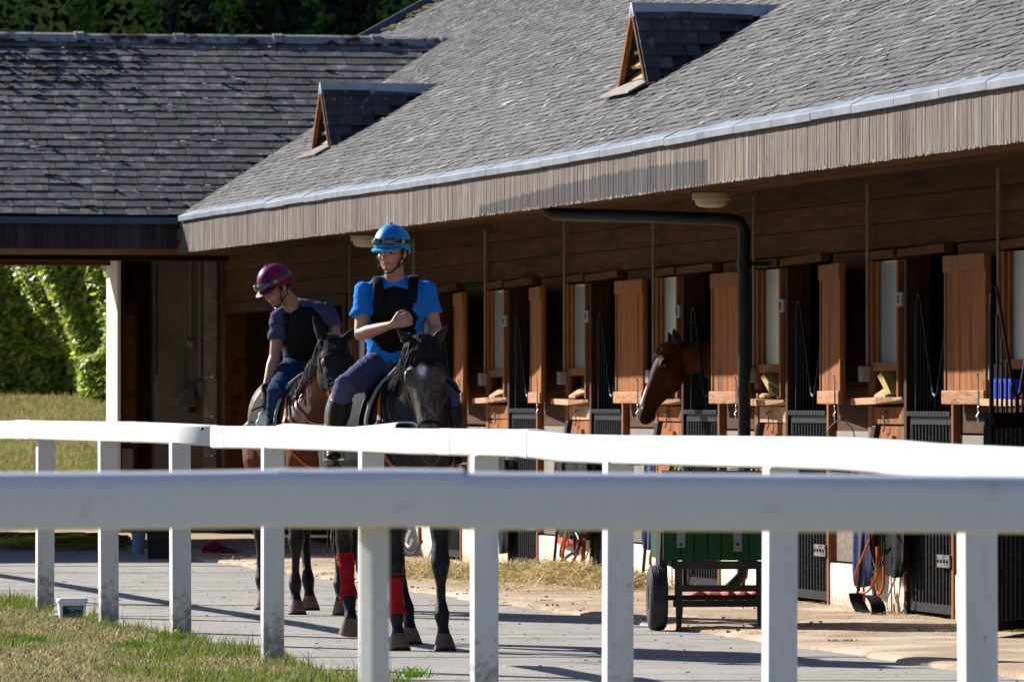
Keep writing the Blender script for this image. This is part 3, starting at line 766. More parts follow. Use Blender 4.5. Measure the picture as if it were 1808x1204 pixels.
for k in range(8):
    m = MB(); w = LTW-.008+(k-4)*.0025; L = LTE+.05; th = .009; lift = .008+(k*3 % 8)*.0009; n0 = .0
    c1, c2 = (random.random()*.02 if k % 3 == 0 else 0), (random.random()*.02 if k % 4 == 1 else 0)
    m.hexa([(0,c1,lift),(w,c2,lift),(w,L,0),(0,L,0),(0,c1,lift+th),(w,c2,lift+th),(w,L,th),(0,L,th)])
    vl.append(raw_mesh('slate', m, 'old_slate_piece'))
# local axes of the low roof: along +y, up the slope towards -x
ax = Matrix(((0,-CB,SB,0),(1,0,0,0),(0,SB,CB,0),(0,0,0,1)))
for (y, q, w) in lp:
    k = min(7, max(0, int(round((w-LTW)/.0025/1.2))+4))
    M_ = FM @ Matrix.Translation(lroof(y+.004, q+random.uniform(-.008,.008))) @ ax @ Matrix.Rotation(random.gauss(0,.008), 4, 'Z')
    inst(vl[k], 'slate', lroofo, M_)
# cement ridge in lengths
y = YL; 
while y < 1.9:
    L = 1.02; g = MB(FM); j = random.uniform(-.006,.006)
    y1_ = min(y+L-.006, 2.0)
    for (a, b, h_) in ((y, y1_-.09, 0), (y1_-.10, y1_, .014)):
        pr = [(.135,-.055),(.12,-.03),(.06,.02),(.0,.045),(-.06,.02),(-.12,-.03),(-.135,-.055)]
        vs = [(RIDGE_X+p*(1+h_*4), a, r0+q_+.02+h_+j) for p, q_ in pr]+[(RIDGE_X+p*(1+h_*4), b, r0+q_+.02+h_+j) for p, q_ in pr]
        g.add(vs, [(i, i+1, 8+i, 7+i) for i in range(6)] + [(0,7,13,6), tuple(range(6,-1,-1)), tuple(range(7,14))])
    g.build('ridge_cap', 'ridge_cement', lroofo); y += L
# moss cushions and lichen on the old slates
g = MB(FM); gl = MB(FM)
for k in range(520):
    u = abs(random.gauss(0, .9)); q = QL - abs(random.gauss(0, .75)); y = -1.9 - abs(random.gauss(0, 2.0)) + random.random()*.8
    if random.random() < .14: q = random.random()*QL; y = -5 + random.random()*6
    q = max(.05, min(QL-.02, q)); qq = round(q/LTE)*LTE + random.uniform(-.01,.03); p = lroof(y, qq, .03)
    if mroof_z(y) > p.z: continue
    for _ in range(random.randint(1,4)):
        s = .008+random.random()*.02; g.ell(p+Vector((random.gauss(0,.012),random.gauss(0,.03),-.006)), s*.9, s*1.2, s*.42, n=6, k=4)
for k in range(420):
    q = random.random()*QL; y = -6+random.random()*8; p = lroof(y, q, .027)
    if mroof_z(y) > p.z: continue
    s = .006+random.random()**3*.028; gl.loft([(p, s, s*.8), (p+Vector((SB,0,CB))*.004, s*.8, s*.6)], (0,1,0), 7, flat=True)
g.build('moss', 'moss', lroofo, kind='stuff'); gl.build('lichen', 'lichen', lroofo, kind='stuff')
# eave: gutter, dark fascia boards, soffit
lbx('gutter', 'blue_gutter', LX+.0, LX+.09, YL, EY-.03, EZ-.075, EZ-.012)
y = YL
while y < EY-.04:
    w = .12; lbx('fascia_board', 'dark_fascia', LX-.03, LX+random.uniform(0,.004), y, min(y+w-.004, EY-.02), 2.87, EZ-.05); y += w
x = LX-.04
while x > RIDGE_X-RB+.3:
    lbx('soffit_board', 'soffit_plank', x-.33, x, YL, -.07, 2.93, 2.955); x -= .335
lbx('beam', 'dark_wood', XB+1.2, XB+1.45, YL, -.07, 2.875, 2.925)
lbx('beam', 'soffit_plank', XB-.75, XB-.5, YL, onx(207, XB), 2.86, 2.925)
# far eave board
lbx('fascia_board', 'dark_fascia', RIDGE_X-RB-.02, RIDGE_X-RB+.02, YL, EY, 2.96, zb2-.03)
# pier and the wall facing the yard
yp = onx(207, XB)
def yy(px): return onx(px, XB)
lbx('pier', 'pale_render', XB-.78, XB, yp, yy(213), 0, 2.93)
dr = lbx('door', 'dark_wood', XB-.10, XB-.05, yy(214), yy(244), .02, 2.45)
lbx('door_panel', 'wall_plank', XB-.05, XB-.035, yy(218), yy(240), .95, 2.35, dr)
lbx('door_panel', 'grey_wall', XB-.05, XB-.035, yy(216), yy(236), .70, .92, dr)
lbx('wall', 'dark_wood', XB-.7, XB-.6, yy(213), yy(300), 0, 2.93)
lbx('wall', 'grey_wall', XB-.3, XB, yy(274), yy(359), 0, 2.93)
for k in range(7):
    z0 = k*.42; lbx('stone_block', 'stone', XB-.3, XB+.02+random.uniform(-.004,.006), yy(359.5), yy(384)-.005, z0, z0+.412, bevel=.008)
lbx('wall', 'grey_wall', XB-.4, XB-.02, yy(384), yy(384)+2.4, 0, 2.93)
g = MB(FM); g.tube([(XB+.02, yy(336), 2.9),(XB+.02,yy(336),2.05)], .010, 6); g.build('conduit', 'conduit', lb_)
g = MB(FM); g.tube([(XB+.02, yy(353), 2.9),(XB+.02,yy(353),1.66)], .014, 6); g.build('conduit', 'grey_box', lb_)
g = MB(FM); g.tube([(XB+.02, yy(275), 2.85),(XB+.02,yy(275),1.70)], .010, 6); g.build('conduit', 'black_plastic', lb_)
lbx('socket', 'grey_box', XB, XB+.06, yy(330), yy(340), 1.98, 2.06, bevel=.006)
lbx('socket', 'grey_box', XB, XB+.06, yy(347.5), yy(357.5), 1.50, 1.62, bevel=.006)
fl = thing('floodlight', (XB+.1, yy(330), 1.35), 'grey portable floodlight hung low on the passage wall with a dangling cable', 'floodlight', FM)
g = MB(FM); a, b, m_ = yy(306), yy(338), yy(324)
g.add([(XB+.05,a,1.42),(XB+.05,b,1.42),(XB+.05,b,1.56),(XB+.05,m_+.02,1.56),(XB+.30,a-.01,1.36),(XB+.30,b,1.36),(XB+.12,b,1.57),(XB+.12,m_+.02,1.57)],
      [(0,1,2,3),(4,7,6,5),(0,4,5,1),(1,5,6,2),(2,6,7,3),(3,7,4,0)]); g.build('housing', 'grey_box', fl)
g = MB(FM); g.box(XB+.02,XB+.06, yy(332), yy(344), 1.30, 1.52); g.build('bracket', 'black_plastic', fl)
g = MB(FM); g.tube([(XB+.07,yy(330),2.0),(XB+.06,yy(326),1.9),(XB+.06,yy(327),1.75),(XB+.06,yy(325),1.7),(XB+.07,yy(329),1.6),(XB+.08,yy(322),1.55)], .005, 6); g.build('cable', 'black_plastic', fl)
# things standing in the passage
def at(px, py): Yd = EYE*FPX/(py-703); return P(px, py, Yd)
p = at(245, 978); t = thing('bucket', p, 'pale blue bucket standing in the shade of the passage', 'bucket')
g = MB(Matrix.Translation(p)); g.loft([((0,0,0),.052,.052),((0,0,.20),.068,.068)], (1,0,0), 18, flat=True); g.build('body', 'pale_blue_bucket', t)
g = MB(Matrix.Translation(p)); g.tube([(.07*math.cos(a),.07*math.sin(a),.20) for a in [2*math.pi*k/18 for k in range(18)]], .006, 6, closed=True); g.tube([(-.07,0,.2),(-.05,0,.25),(0,0,.27),(.05,0,.25),(.07,0,.2)], .003, 5); g.build('handle', 'grey_box', t)
p = at(284, 986); t = thing('feed_bin', p, 'dark lidded bin beside the pale blue bucket in the passage', 'bin')
g = MB(Matrix.Translation(p)); g.hexa([(-.11,-.1,0),(.11,-.1,0),(.11,.1,0),(-.11,.1,0),(-.125,-.11,.27),(.125,-.11,.27),(.125,.11,.27),(-.125,.11,.27)]); g.build('body', 'black_plastic', t)
g = MB(Matrix.Translation(p)); g.box(-.135,.135,-.12,.12,.27,.30); g.build('lid', 'blue_gutter', t)
p = at(385, 982); g = MB(); 
g.loft([(p+Vector((-.12,0,.05)),.06,.05),(p+Vector((-.04,0,.075)),.08,.075),(p+Vector((.08,.02,.04)),.07,.04),(p+Vector((.2,0,.025)),.06,.025)], (0,1,0), 12)
tag(g.build('sack', 'dark_red', smooth=True), 'crumpled dark red sack on the ground by the bay', 'sack')
g = MB(); pts = []
for k in range(150):
    a = k*.42; pts.append(P(130+k*.55+18*math.sin(a*.31), 966+5*math.sin(a*.13), 66)*1.0)
    pts[-1] = Vector((-4.5+.55*math.cos(a)+.25*math.sin(a*.23), 66.3+1.3*math.sin(a)+.3*math.cos(a*.37), .03+.0006*k+.01*math.sin(a*3)))
g.tube(pts, .016, 6); tag(g.build('hose', 'hose_yellow', smooth=True), 'loose coil of yellow hose on the passage floor', 'hose')

# ------------------------------------------------------------------ white running rails
def WP(px, py, yl):
    a = (A_W+yl)/c_; return P(px, py, FPX*a/(px+1609))
YR = 6.37*c_ - A_W
def rail(name, pts, parent, hw=.046, hh=.060, m='white_plastic', power=4.5, flat=True):
    rt, rb = (.032, .008) if power < 4 else (.016, .014)
    prof = []
    for (sx, sy, r_) in ((1,1,rt),(-1,1,rt),(-1,-1,rb),(1,-1,rb)):
        a0 = {(1,1):0,(-1,1):90,(-1,-1):180,(1,-1):270}[(sx,sy)]
        for q in range(5): a = R(a0+q*22.5); prof.append((sx*(hw-r_)+math.cos(a)*r_, sy*(hh-r_)+math.sin(a)*r_))
    pts = [Vector(p) for p in pts]; vs = []; fs = []; n = len(prof); k = len(pts)
    for i, p in enumerate(pts):
        t = (pts[min(i+1,k-1)]-pts[max(i-1,0)]).normalized(); w = t.cross(Vector((0,0,1))).normalized(); u = w.cross(t)
        for a, b_ in prof: vs.append(p + w*a + u*b_)
    for i in range(k-1):
        for j in range(n): fs.append((i*n+j, i*n+(j+1)%n, (i+1)*n+(j+1)%n, (i+1)*n+j))
    fs += [tuple(range(n-1,-1,-1)), tuple((k-1)*n+j for j in range(n))]
    g = MB(); g.add(vs, fs); return g.build(name, m, parent, smooth=True)
def post(px, Yd, w, parent, h=1.19, rot=None, z0=-.05):
    p = P(px, 703, Yd); rot = math.atan2(-c_, s_) if rot is None else rot
    M_ = Matrix.Translation((p.x, p.y, 0)) @ Matrix.Rotation(rot + random.uniform(-.02,.02), 4, 'Z') @ Matrix.Rotation(random.uniform(-.006,.006), 4, 'X')
    g = MB(M_); g.box(-w/2, w/2, -w/2, w/2, z0, h); return g.build('post', 'white_post', parent, bevel=.006)
f1 = thing('running_rail', P(192, 703, 42.4)*1, 'white plastic running rail at the left, its end curving behind the next rail', 'fence')
f1.location.z = 0
ptsL = [P(px, py, Yd) for px, py, Yd in ((-900,720,86),(-500,727,63),(-250,732.5,54),(-60,741+17,48.4),(0,742+17.5,47.0),(50,741+17.5,45.7),(120,743+17.5,44.0),(190,744.5+17.5,42.4),(250,744+18.5,41.2))]
ptsM = [P(px, py, Yd) for px, py, Yd in ((246,763,41.25),(275,764,40.8),(300,765,40.45),(330,766.5,40.2),(360,768,40.05),(388,769,40.0))]
# left length, with its sleeves
for p in ptsL[:3]: p.z = 1.24
rail('rail_section', ptsL, f1, hh=.064); rail('rail_section', ptsM, f1, hh=.062)
rail('sleeve', [ptsL[5]+(ptsL[4]-ptsL[5])*.25, ptsL[5], ptsL[5]*.8+ptsL[6]*.2], f1, .049, .0665)
rail('sleeve', [P(243,763,41.3), P(252,763,41.2)], f1, .0475, .0655)
pe = P(392, 756, 39.95); g = MB(); g.tube([pe+Vector((.043*math.cos(a), .0+.01*math.sin(a), .030*math.sin(a)-.01)) for a in [2*math.pi*k/16 for k in range(16)]], .005, 6, closed=True)
g.build('end_ring', 'black_plastic', f1, smooth=True)
g = MB(); g.ell(P(357,757,39.9),.010,.008,.010,n=8,k=5); g.build('bolt', 'black_plastic', f1)
for px, Yd in ((79,45.4),(192,42.45),(319,40.25)): post(px, Yd, .113, f1)
post(-60, 48.9, .113, f1)
f2 = thing('running_rail', P(855, 703, 31.0), 'long white plastic running rail crossing the yard in front of the horses', 'fence'); f2.location.z = 0
tops = [(385,752.5),(470,752.5),(600,753.5),(735,757),(790,757),(900,758),(935,758.5),(1000,766),(1100,768),(1250,769),(1400,770),(1500,771.5),(1570,776),(1650,783),(1808,790),(2000,801),(2400,822),(3000,850)]
pts = []
for px, ty in tops:
    p = WP(px, ty, YR); p.z -= .061; pts.append(p)
rail('rail_section', [pts[0]*.995+pts[1]*.005]+pts[:7], f2, hh=.0625); rail('rail_section', pts[6:13], f2, hh=.0605); rail('rail_section', pts[12:], f2, hh=.062)
for k in (0, 4, 6):
    rail('sleeve', [pts[k]+(pts[k+1]-pts[k])*t for t in ((0.02, .15, .3) if k == 0 else (-.02,.08,.2))], f2, .048, .0642)
g = MB(); p = WP(900, 800, YR-.05); 
for px in (900, 1120, 1300, 1480):
    p = WP(px, 703, YR-.045); p.z = 1.186; g.box(p.x-.03, p.x+.03, p.y-.05, p.y+.05, 1.176, 1.182)
g.build('joint_strip', 'grey_box', f2)
for px in (481, 655, 855, 1090, 1375, 1727):
    p = WP(px, 703, YR); post(px, p.y, .113, f2)
# a loose length of flat rail lying behind and a little above it, its hollow end towards the camera
YR2 = YR+.13
cpts = [WP(px, py, YR2) for px, py in ((503,759),(512,757),(545,759.5),(590,763),(630,763.5),(670,760),(700,757),(717,755))]
g = MB(); n = 24; rings = []
def ringpts(c, t, hw, hh):
    side = t.cross(Vector((0,0,1))).normalized(); up = side.cross(t).normalized(); out = []
    for j in range(n):
        a = 2*math.pi*j/n; ca, sa = math.cos(a), math.sin(a)
        out.append(c + side*math.copysign(abs(ca)**.6, ca)*hw + up*math.copysign(abs(sa)**.6, sa)*hh)
    return out
R_ = []
for i, c in enumerate(cpts):
    t = (cpts[min(i+1,len(cpts)-1)]-cpts[max(i-1,0)]).normalized(); R_.append(ringpts(c, t, .056, .030))
vs = [p for r in R_ for p in r]; k = len(R_); fs = [(i*n+j, i*n+(j+1)%n, (i+1)*n+(j+1)%n, (i+1)*n+j) for i in range(k-1) for j in range(n)]
fs.append(tuple(range(n)))
inner = []
for i, c in ((k-1, cpts[-1]), (k-2, cpts[-2]), (k-3, cpts[-3])):
    t = (cpts[min(i+1,k-1)]-cpts[max(i-1,0)]).normalized(); inner.append(ringpts(c, t, .051, .0245))
b0 = len(vs); vs += [p for r in inner for p in r]
for j in range(n): fs.append(((k-1)*n+j, (k-1)*n+(j+1)%n, b0+(j+1)%n, b0+j))
for i in range(2):
    for j in range(n): fs.append((b0+i*n+j, b0+i*n+(j+1)%n, b0+(i+1)*n+(j+1)%n, b0+(i+1)*n+j))
fs.append(tuple(b0+2*n+j for j in range(n)))
g.add(vs, fs); tag(g.build('loose_rail', 'white_plastic', smooth=True), 'loose hollow white rail end lying on the long rail before the dark horse', 'rail')
f3 = thing('running_rail', (P(664,703,13.85).x, 13.85, 0), 'nearest white rail, out of focus, running straight across the foreground', 'fence')
def fr(px, top): p = P(px, top, 13.85); p.z -= .0595; return p
rail('rail_section', [fr(-1800,836), fr(-200,833.5), fr(0,833), fr(300,831), fr(450,828.5), fr(500,827)], f3, hw=.044, hh=.0585, power=3)
rail('rail_section', [fr(490,827), fr(560,828), fr(700,827), fr(818,828)], f3, hw=.045, hh=.0595, power=3)
rail('rail_section', [fr(812,832), fr(1000,833), fr(1400,836), fr(1808,839), fr(2600,846)], f3, hw=.044, hh=.0585, power=3)
for dx in (-2.6, 0, 2.6):
    post(664+dx*FPX/13.85, 13.85, .047, f3, h=1.21, rot=R(42))
f1['group'] = f2['group'] = f3['group'] = 'white running rails'

# ------------------------------------------------------------------ grass of the verge
def patch(x, y):
    return math.sin(x*3.1+1.3*math.sin(y*.9))*.5+math.sin(y*1.7+x*1.3+2)*.35+math.sin(x*9+y*4.1)*.18
N = 150000; WIDE = 74000; vv = np.zeros((N, 6, 3)); cc = np.zeros((N, 6, 3)); cnt = 0
while cnt < N:
    wide = cnt >= N-WIDE
    Yv = (14 + 36*random.random()) if wide else 33.2 + 17*random.random(); e = ga(verge_edge(Yv), Yv)
    d = random.random()*(6.5 if wide else 2.4)
    if random.random() < .14 and not wide: d = abs(random.gauss(0, .06))-.03
    x = e - d
    if (not wide and (x*FPX/Yv+904) < -90) or (93 < x*FPX/Yv+904 < 158 and Yv > 43.6): continue
    h_ = patch(x, Yv); green = (h_ > .34+.5*random.random()-.25 and random.random() < .75) or (d < .12 and random.random() < .3)
    L = random.uniform(.018, .045)*(1.35 if green else 1) * (1.5 if d < .3 and random.random() < .3 else 1)
    if green and random.random() < .10: L *= 1.9
    a = random.random()*6.283; w = random.uniform(.0020,.0034)*(2.2 if wide else 1); lean = random.uniform(.1, .9 if green else 1.9)*L
    dx, dy = math.cos(a), math.sin(a); wx, wy = -dy*w, dx*w; z = .012
    for k, (t, ww) in enumerate(((0,1),(.55,.85),(1,.12))):
        px_ = x+dx*lean*t*t; py_ = Yv+dy*lean*t*t; pz = z-.02+L*t*(1-.25*t*(lean/L/2)) + (.02 if t else 0)
        vv[cnt, k*2] = (px_-wx*ww, py_-wy*ww, pz); vv[cnt, k*2+1] = (px_+wx*ww, py_+wy*ww, pz)
    if green:
        b = random.random(); c0 = (.15+.12*b, .20+.10*b, .03+.03*b)
    else:
        b = random.random(); c0 = (.40+.22*b, .33+.18*b, .15+.10*b) if random.random() < .75 else (.24, .25, .09)
    q_ = random.choice((.35,.6,.8,1,1.2,1.5)) if not green else random.uniform(.7,1.3); cc[cnt, :] = np.array(c0)*q_
    cnt += 1
idx = np.arange(N)[:, None, None]*6 + np.array([[0,1,3,2],[2,3,5,4]])[None]
arr_mesh('grass', vv.reshape(-1,3), idx.reshape(-1,4), 'grass_blade', cols=cc.reshape(-1,3), kind='stuff')
def tuft(cx, cy, n, h, rad, colf, name, lab, cat, z0=.0, kind=None, wmul=1, tip=None):
    vv = np.zeros((n,6,3)); cc = np.zeros((n,6,3))
    for i in range(n):
        a = random.random()*6.283; r = abs(random.gauss(0, rad)); x, y = cx+r*math.cos(a), cy+r*math.sin(a)
        L = h*random.uniform(.5,1.1); w = random.uniform(.0018,.0035)*wmul; lean = L*random.uniform(.15,.9); dx, dy = math.cos(a+random.gauss(0,.5)), math.sin(a+random.gauss(0,.5))
        th = random.random()*6.283; wx, wy = math.cos(th)*w, math.sin(th)*w
        for k, (t, ww) in enumerate(((0,1),(.55,.9),(1,.1))):
            vv[i,k*2] = (x+dx*lean*t*t-wx*ww, y+dy*lean*t*t-wy*ww, z0+L*t*(1-.3*t)); vv[i,k*2+1] = (x+dx*lean*t*t+wx*ww, y+dy*lean*t*t+wy*ww, z0+L*t*(1-.3*t))
        cc[i,:] = colf()
    idx = np.arange(n)[:,None,None]*6+np.array([[0,1,3,2],[2,3,5,4]])[None]
    o = arr_mesh(name, vv.reshape(-1,3), idx.reshape(-1,4), 'grass_blade', cols=cc.reshape(-1,3), kind=kind)
    tag(o, lab, cat); o['kind'] = 'stuff'; return o
gcol = lambda: (random.uniform(.09,.17), random.uniform(.20,.30), random.uniform(.015,.04))
for (px, py, n, h, lab) in ((40,1078,260,.10,'tall green grass tuft at the far left edge of the verge'),(180,1122,50,.05,'green grass tuft at the foot of the second white post'),
        (62,1104,50,.07,'weedy green tuft at the foot of the leftmost white post'),(320,1142,420,.10,'bushy green tuft with dandelions at the foot of the third post'),(245,1152,320,.085,'green tuft between the second and third white posts'),
        (480,1185,70,.06,'thin tuft at the foot of the fourth white post'),(730,1200,120,.09,'green tuft at the bottom edge right of the nearest post'),(60,1142,320,.09,'green tuft in the lower left corner of the verge')):
    p = at(px, py); tuft(p.x, p.y, n, h, .10, gcol, 'grass_tuft', lab, 'grass tuft', .015, wmul=1.2)
for px, py in ((312,1125),(285,1127)):
    p = at(px, py+12); d = thing('dandelion', p, 'yellow dandelion flower at the third post, %s of the two' % ('right' if px > 300 else 'left'), 'flower')
    g = MB(Matrix.Translation(p)); g.tube([(0,0,0),(.004,0,.04),(0,0,.075)], .0015, 5); g.build('stalk', 'green_paint', d)
    g = MB(Matrix.Translation(p)); g.ell((0,0,.08),.014,.014,.008,n=10,k=5); g.build('flower_head', 'dandelion', d)
for (px, py, lab) in ((965,1068,'small green weed at the path edge before the straw'),(1477,1141,'left of two small weeds on the sandy apron edge'),(1500,1141,'right of two small weeds on the sandy apron edge')):
    p = at(px, py); tuft(p.x, p.y, 60, .035, .035, gcol, 'weed', lab, 'weed', .02, wmul=1.3)

# crumbs, leaves and straw on path and apron
def strands(n, fn, name, lenr, w, colf, kind='stuff', seg=2):
    vv = np.zeros((n,6,3)); cc = np.zeros((n,6,3))
    for i in range(n):
        p, el = fn(); L = random.uniform(*lenr); a = random.random()*6.283; d = Vector((math.cos(a)*math.cos(el), math.sin(a)*math.cos(el), math.sin(el)))
        sd_ = Vector((-math.sin(a), math.cos(a), random.uniform(-.5,.5))).normalized()*random.uniform(.6,1.2)*w; bend = Vector((random.gauss(0,.25),random.gauss(0,.25),random.uniform(-.2,.05)))*L*.5
        for k, t in enumerate((-.5,0,.5)):
            q = p + d*L*t + bend*(t*t*4)
            vv[i,k*2] = q-sd_; vv[i,k*2+1] = q+sd_
        cc[i,:] = colf()
    idx = np.arange(n)[:,None,None]*6+np.array([[0,1,3,2],[2,3,5,4]])[None]
    return arr_mesh(name, vv.reshape(-1,3), idx.reshape(-1,4), 'straw', cols=cc.reshape(-1,3), kind=kind)
scol = lambda: tuple(np.array((.74,.60,.30))*random.uniform(.55,1.3))
# main heap before the wall, left of the cart
def heapz(x, y): 
    "yard frame height of the straw heap"
    best = 0
    for (cx, cy, rx, ry, h) in ((-8.2,-.70,1.3,.36,.09),(-6.9,-.58,1.2,.34,.13),(-9.4,-1.05,1.5,.40,.05),(-5.7,-.45,.8,.30,.10)):
        d = ((x-cx)/rx)**2+((y-cy)/ry)**2
        if d < 1: best = max(best, h*(1-d))
    return best
g = MB(FM); vs = []; nxh = 70; nyh = 16
for i in range(nxh):
    for j in range(nyh):
        x = -11+6.4*i/(nxh-1); y = -1.6+1.5*j/(nyh-1); vs.append((x, y, .02+heapz(x,y)+(random.uniform(-.02,.02) if heapz(x,y) > .03 else -.02)))
g.add(vs, [(i*nyh+j, (i+1)*nyh+j, (i+1)*nyh+j+1, i*nyh+j+1) for i in range(nxh-1) for j in range(nyh-1)], (.40,.31,.15))
g.build('straw_heap', 'straw', smooth=False, kind='stuff')
def fh():
    while True:
        x = random.uniform(-11,-4.7); y = random.uniform(-1.6,-.05); h = heapz(x, y)
        if h > .01 or random.random() < .06: return FM @ Vector((x, y, .035+h+random.uniform(-.005,.03))), random.gauss(0,.35)
strands(9000, fh, 'straw', (.06,.24), .0040, scol)
def fs2():
    x = random.choice([MOD*i+1.4 for i in range(-6,2)])+random.gauss(0,.45) if random.random() < .5 else random.uniform(-19, 4.5)
    y = -abs(random.gauss(.0,.16))-.06 if random.random() < .5 else random.uniform(-1.9,-.1)
    return FM @ Vector((x, y, .045+random.random()*.012)), random.gauss(0,.12)
strands(2600, fs2, 'straw', (.03,.14), .002, scol)
def fs3():
    Yv = random.uniform(30,60); return Vector((ga(random.uniform(A_PATH0+.1,A_PATH1), Yv), Yv, .006)), 0
strands(900, fs3, 'straw', (.01,.05), .0025, lambda: (.5,.42,.28) if random.random() < .35 else (.07,.055,.04))
g = MB()
for k in range(800):
    Yv = random.uniform(31,61); x = ga(random.uniform(A_PATH0,A_PATH1) if random.random() < .7 or Yv < 50 else random.uniform(2, 6), Yv)
    s = .0015+random.random()**3*.007
    g.ell((x,Yv,.003), s*1.6, s, s*.5, n=5, k=3)
for k in range(700):
    q = FM @ Vector((random.uniform(-20,5), random.uniform(-1.95,-.1) if random.random() < .6 else random.gauss(-1.9,.08), .036)); s = .0015+random.random()**4*.010
    g.ell(q, s*1.4, s, s*.7, n=5, k=3)
g.build('grit', 'stone_dark', kind='stuff')
# a few dead leaves
for k, (px, py) in enumerate(((145,1007),(330,985),(585,1147),(390,1145),(1260,1004))): pass
p = at(566,1147); g = MB(); g.add([p+Vector(v) for v in ((-.04,0,.004),(-.01,.03,.018),(.04,.02,.006),(.045,-.01,.012),(0,-.02,.006))], [(0,1,4),(1,2,3,4)])
tag(g.build('dead_leaf', 'bark'), 'curled brown dead leaf on the grey path right of the fourth post', 'leaf')
p = at(388,1150); g = MB(); 
for k in range(14): g.ell(p+Vector((random.gauss(0,.03),random.gauss(0,.03),.012)), .02,.018,.014, n=6, k=4)
tag(g.build('hay_clump', 'sill_wood'), 'small tan clump on the verge edge right of the third post', 'clump')

# tub beside the leftmost post
p = at(127, 1092); M_ = Matrix.Translation(p) @ Matrix.Rotation(R(8), 4, 'Z')
t = thing('tub', p, 'white lidded plastic tub with a dark printed label beside the leftmost post', 'tub')
hw = .095
g = MB(M_); g.loft([((0,0,0),.084,.075),((0,0,.105),.094,.085)], (1,0,0), 24, flat=True, power=5); g.build('body', 'white_bucket', t, bevel=.003)
g = MB(M_); g.loft([((0,0,.105),.102,.093),((0,0,.125),.103,.094),((0,0,.137),.096,.087)], (1,0,0), 24, flat=True, power=5); g.build('lid', 'white_bucket', t, bevel=.003)
yf = -.0795
g = MB(M_); g.hexa([(-.062,yf-.006,.012),(.062,yf-.006,.012),(.062,yf+.02,.012),(-.062,yf+.02,.012),(-.068,yf-.011,.088),(.068,yf-.011,.088),(.068,yf+.02,.088),(-.068,yf+.02,.088)])
lab = g.build('label', 'label_print', t)
tc = bpy.data.curves.new('label_text', 'FONT'); tc.body = 'TOP-MITE-R'; tc.size = .019; tc.align_x = 'CENTER'; tc.extrude = .0004; tc.materials.append(MATS['label_ink'])
to = bpy.data.objects.new('label_text', tc); COL.objects.link(to)
bpy.context.view_layer.update(); tm = bpy.data.meshes.new_from_object(to.evaluated_get(bpy.context.evaluated_depsgraph_get())); bpy.data.objects.remove(to)
to = bpy.data.objects.new('lettering', tm); COL.objects.link(to); to.parent = t
to.matrix_basis = wm(t).inverted() @ M_ @ Matrix.Translation((.012,yf-.0125,.066)) @ Matrix.Rotation(R(90)+.06, 4, 'X')
g = MB(M_); g.box(-.04,.055,yf-.0095,yf-.006,.026,.034); g.box(-.015,.0,yf-.0125,yf-.008,.040,.060); g.box(.022,.036,yf-.0125,yf-.008,.038,.056); g.build('label_mark', 'label_green', t)

# ------------------------------------------------------------------ green cart
Yc = 42.5; xl = (1160-904)*Yc/FPX; xr = (1377-904)*Yc/FPX; xm = (xl+xr)/2
cd = Vector((-s_, c_, 0)); cr = Vector((c_, s_, 0)); CM = Matrix(((c_*.0+1, -s_, 0, xm),(0, c_, 0, Yc),(0,0,1,0),(0,0,0,1)))
CM = Matrix.Translation((xm, Yc, 0)) @ Matrix.Rotation(R(3), 4, 'Z')
cart = thing('cart', (xm, Yc, 0), 'two wheeled cart with a dark green plank box parked before the boxes', 'cart')
hw = (xr-xl)/2
def cb(name, m, x0,x1,y0,y1,z0,z1, par=None, bev=.003):
    g = MB(CM); g.box(x0,x1,y0,y1,z0,z1); return g.build(name, m, par or cart, bevel=bev)
for sg in (-1, 1):
    g = MB(CM); x = sg*hw
    prof = [(.05,.085),(.058,.12),(.058,.165),(.052,.188),(.040,.199),(.02,.203)]
    n = 32; ring = [( .058,.10)]
    ps = [(-a, r) for a, r in prof] + [(a, r) for a, r in reversed(prof)]
    vs = []; fs = []
    for i in range(n):
        an = 2*math.pi*i/n
        for a, r in ps: vs.append((x+a, r*math.cos(an), .205+r*math.sin(an)))
    k = len(ps)
    for i in range(n):
        for j in range(k): fs.append((i*k+j, i*k+(j+1)%k, ((i+1)%n)*k+(j+1)%k, ((i+1)%n)*k+j))
    g.add(vs, fs); wh = g.build('wheel', 'rubber', cart, smooth=True)
    for q in range(7):
        a = -.039+.013*q; rr = .2035-abs(q-3)*.0018; g = MB(CM)
        g.tube([(x+a, rr*math.cos(b), .205+rr*math.sin(b)) for b in [2*math.pi*u/32 for u in range(32)]], .0035, 5, closed=True); g.build('tread_rib', 'rubber', wh)
    g = MB(CM); g.tube([(x-.045,0,.205),(x+.045,0,.205)], .085, 16); g.build('rim', 'dusty_metal', wh)
g = MB(CM); g.tube([(-hw,0,.205),(hw,0,.205)], .016, 8); g.build('axle', 'dark_cart', cart)
x0, x1 = -hw+.115, hw-.115
bxx = cb('box', 'dark_cart', -hw+.05, hw-.03, -.09, .95, .44, .475)
n = 8
for k in range(n):
    a = -hw+.055 + (2*hw-.085)*k/n; cb('plank', 'green_paint', a, a+(2*hw-.085)/n-.005, -.11, -.085, .44, .97, bxx)
cb('side_board', 'green_paint', -hw+.03, -hw+.055, -.11, .95, .44, .97, bxx); cb('side_board', 'green_paint', hw-.03, hw-.005, -.11, .95, .44, .97, bxx); cb('side_board', 'green_paint', -hw+.03, hw-.005, .95, .975, .44, .97, bxx)
cb('top_rim', 'green_paint', -hw+.02, hw+.0, -.12, -.08, .97, 1.0, bxx)
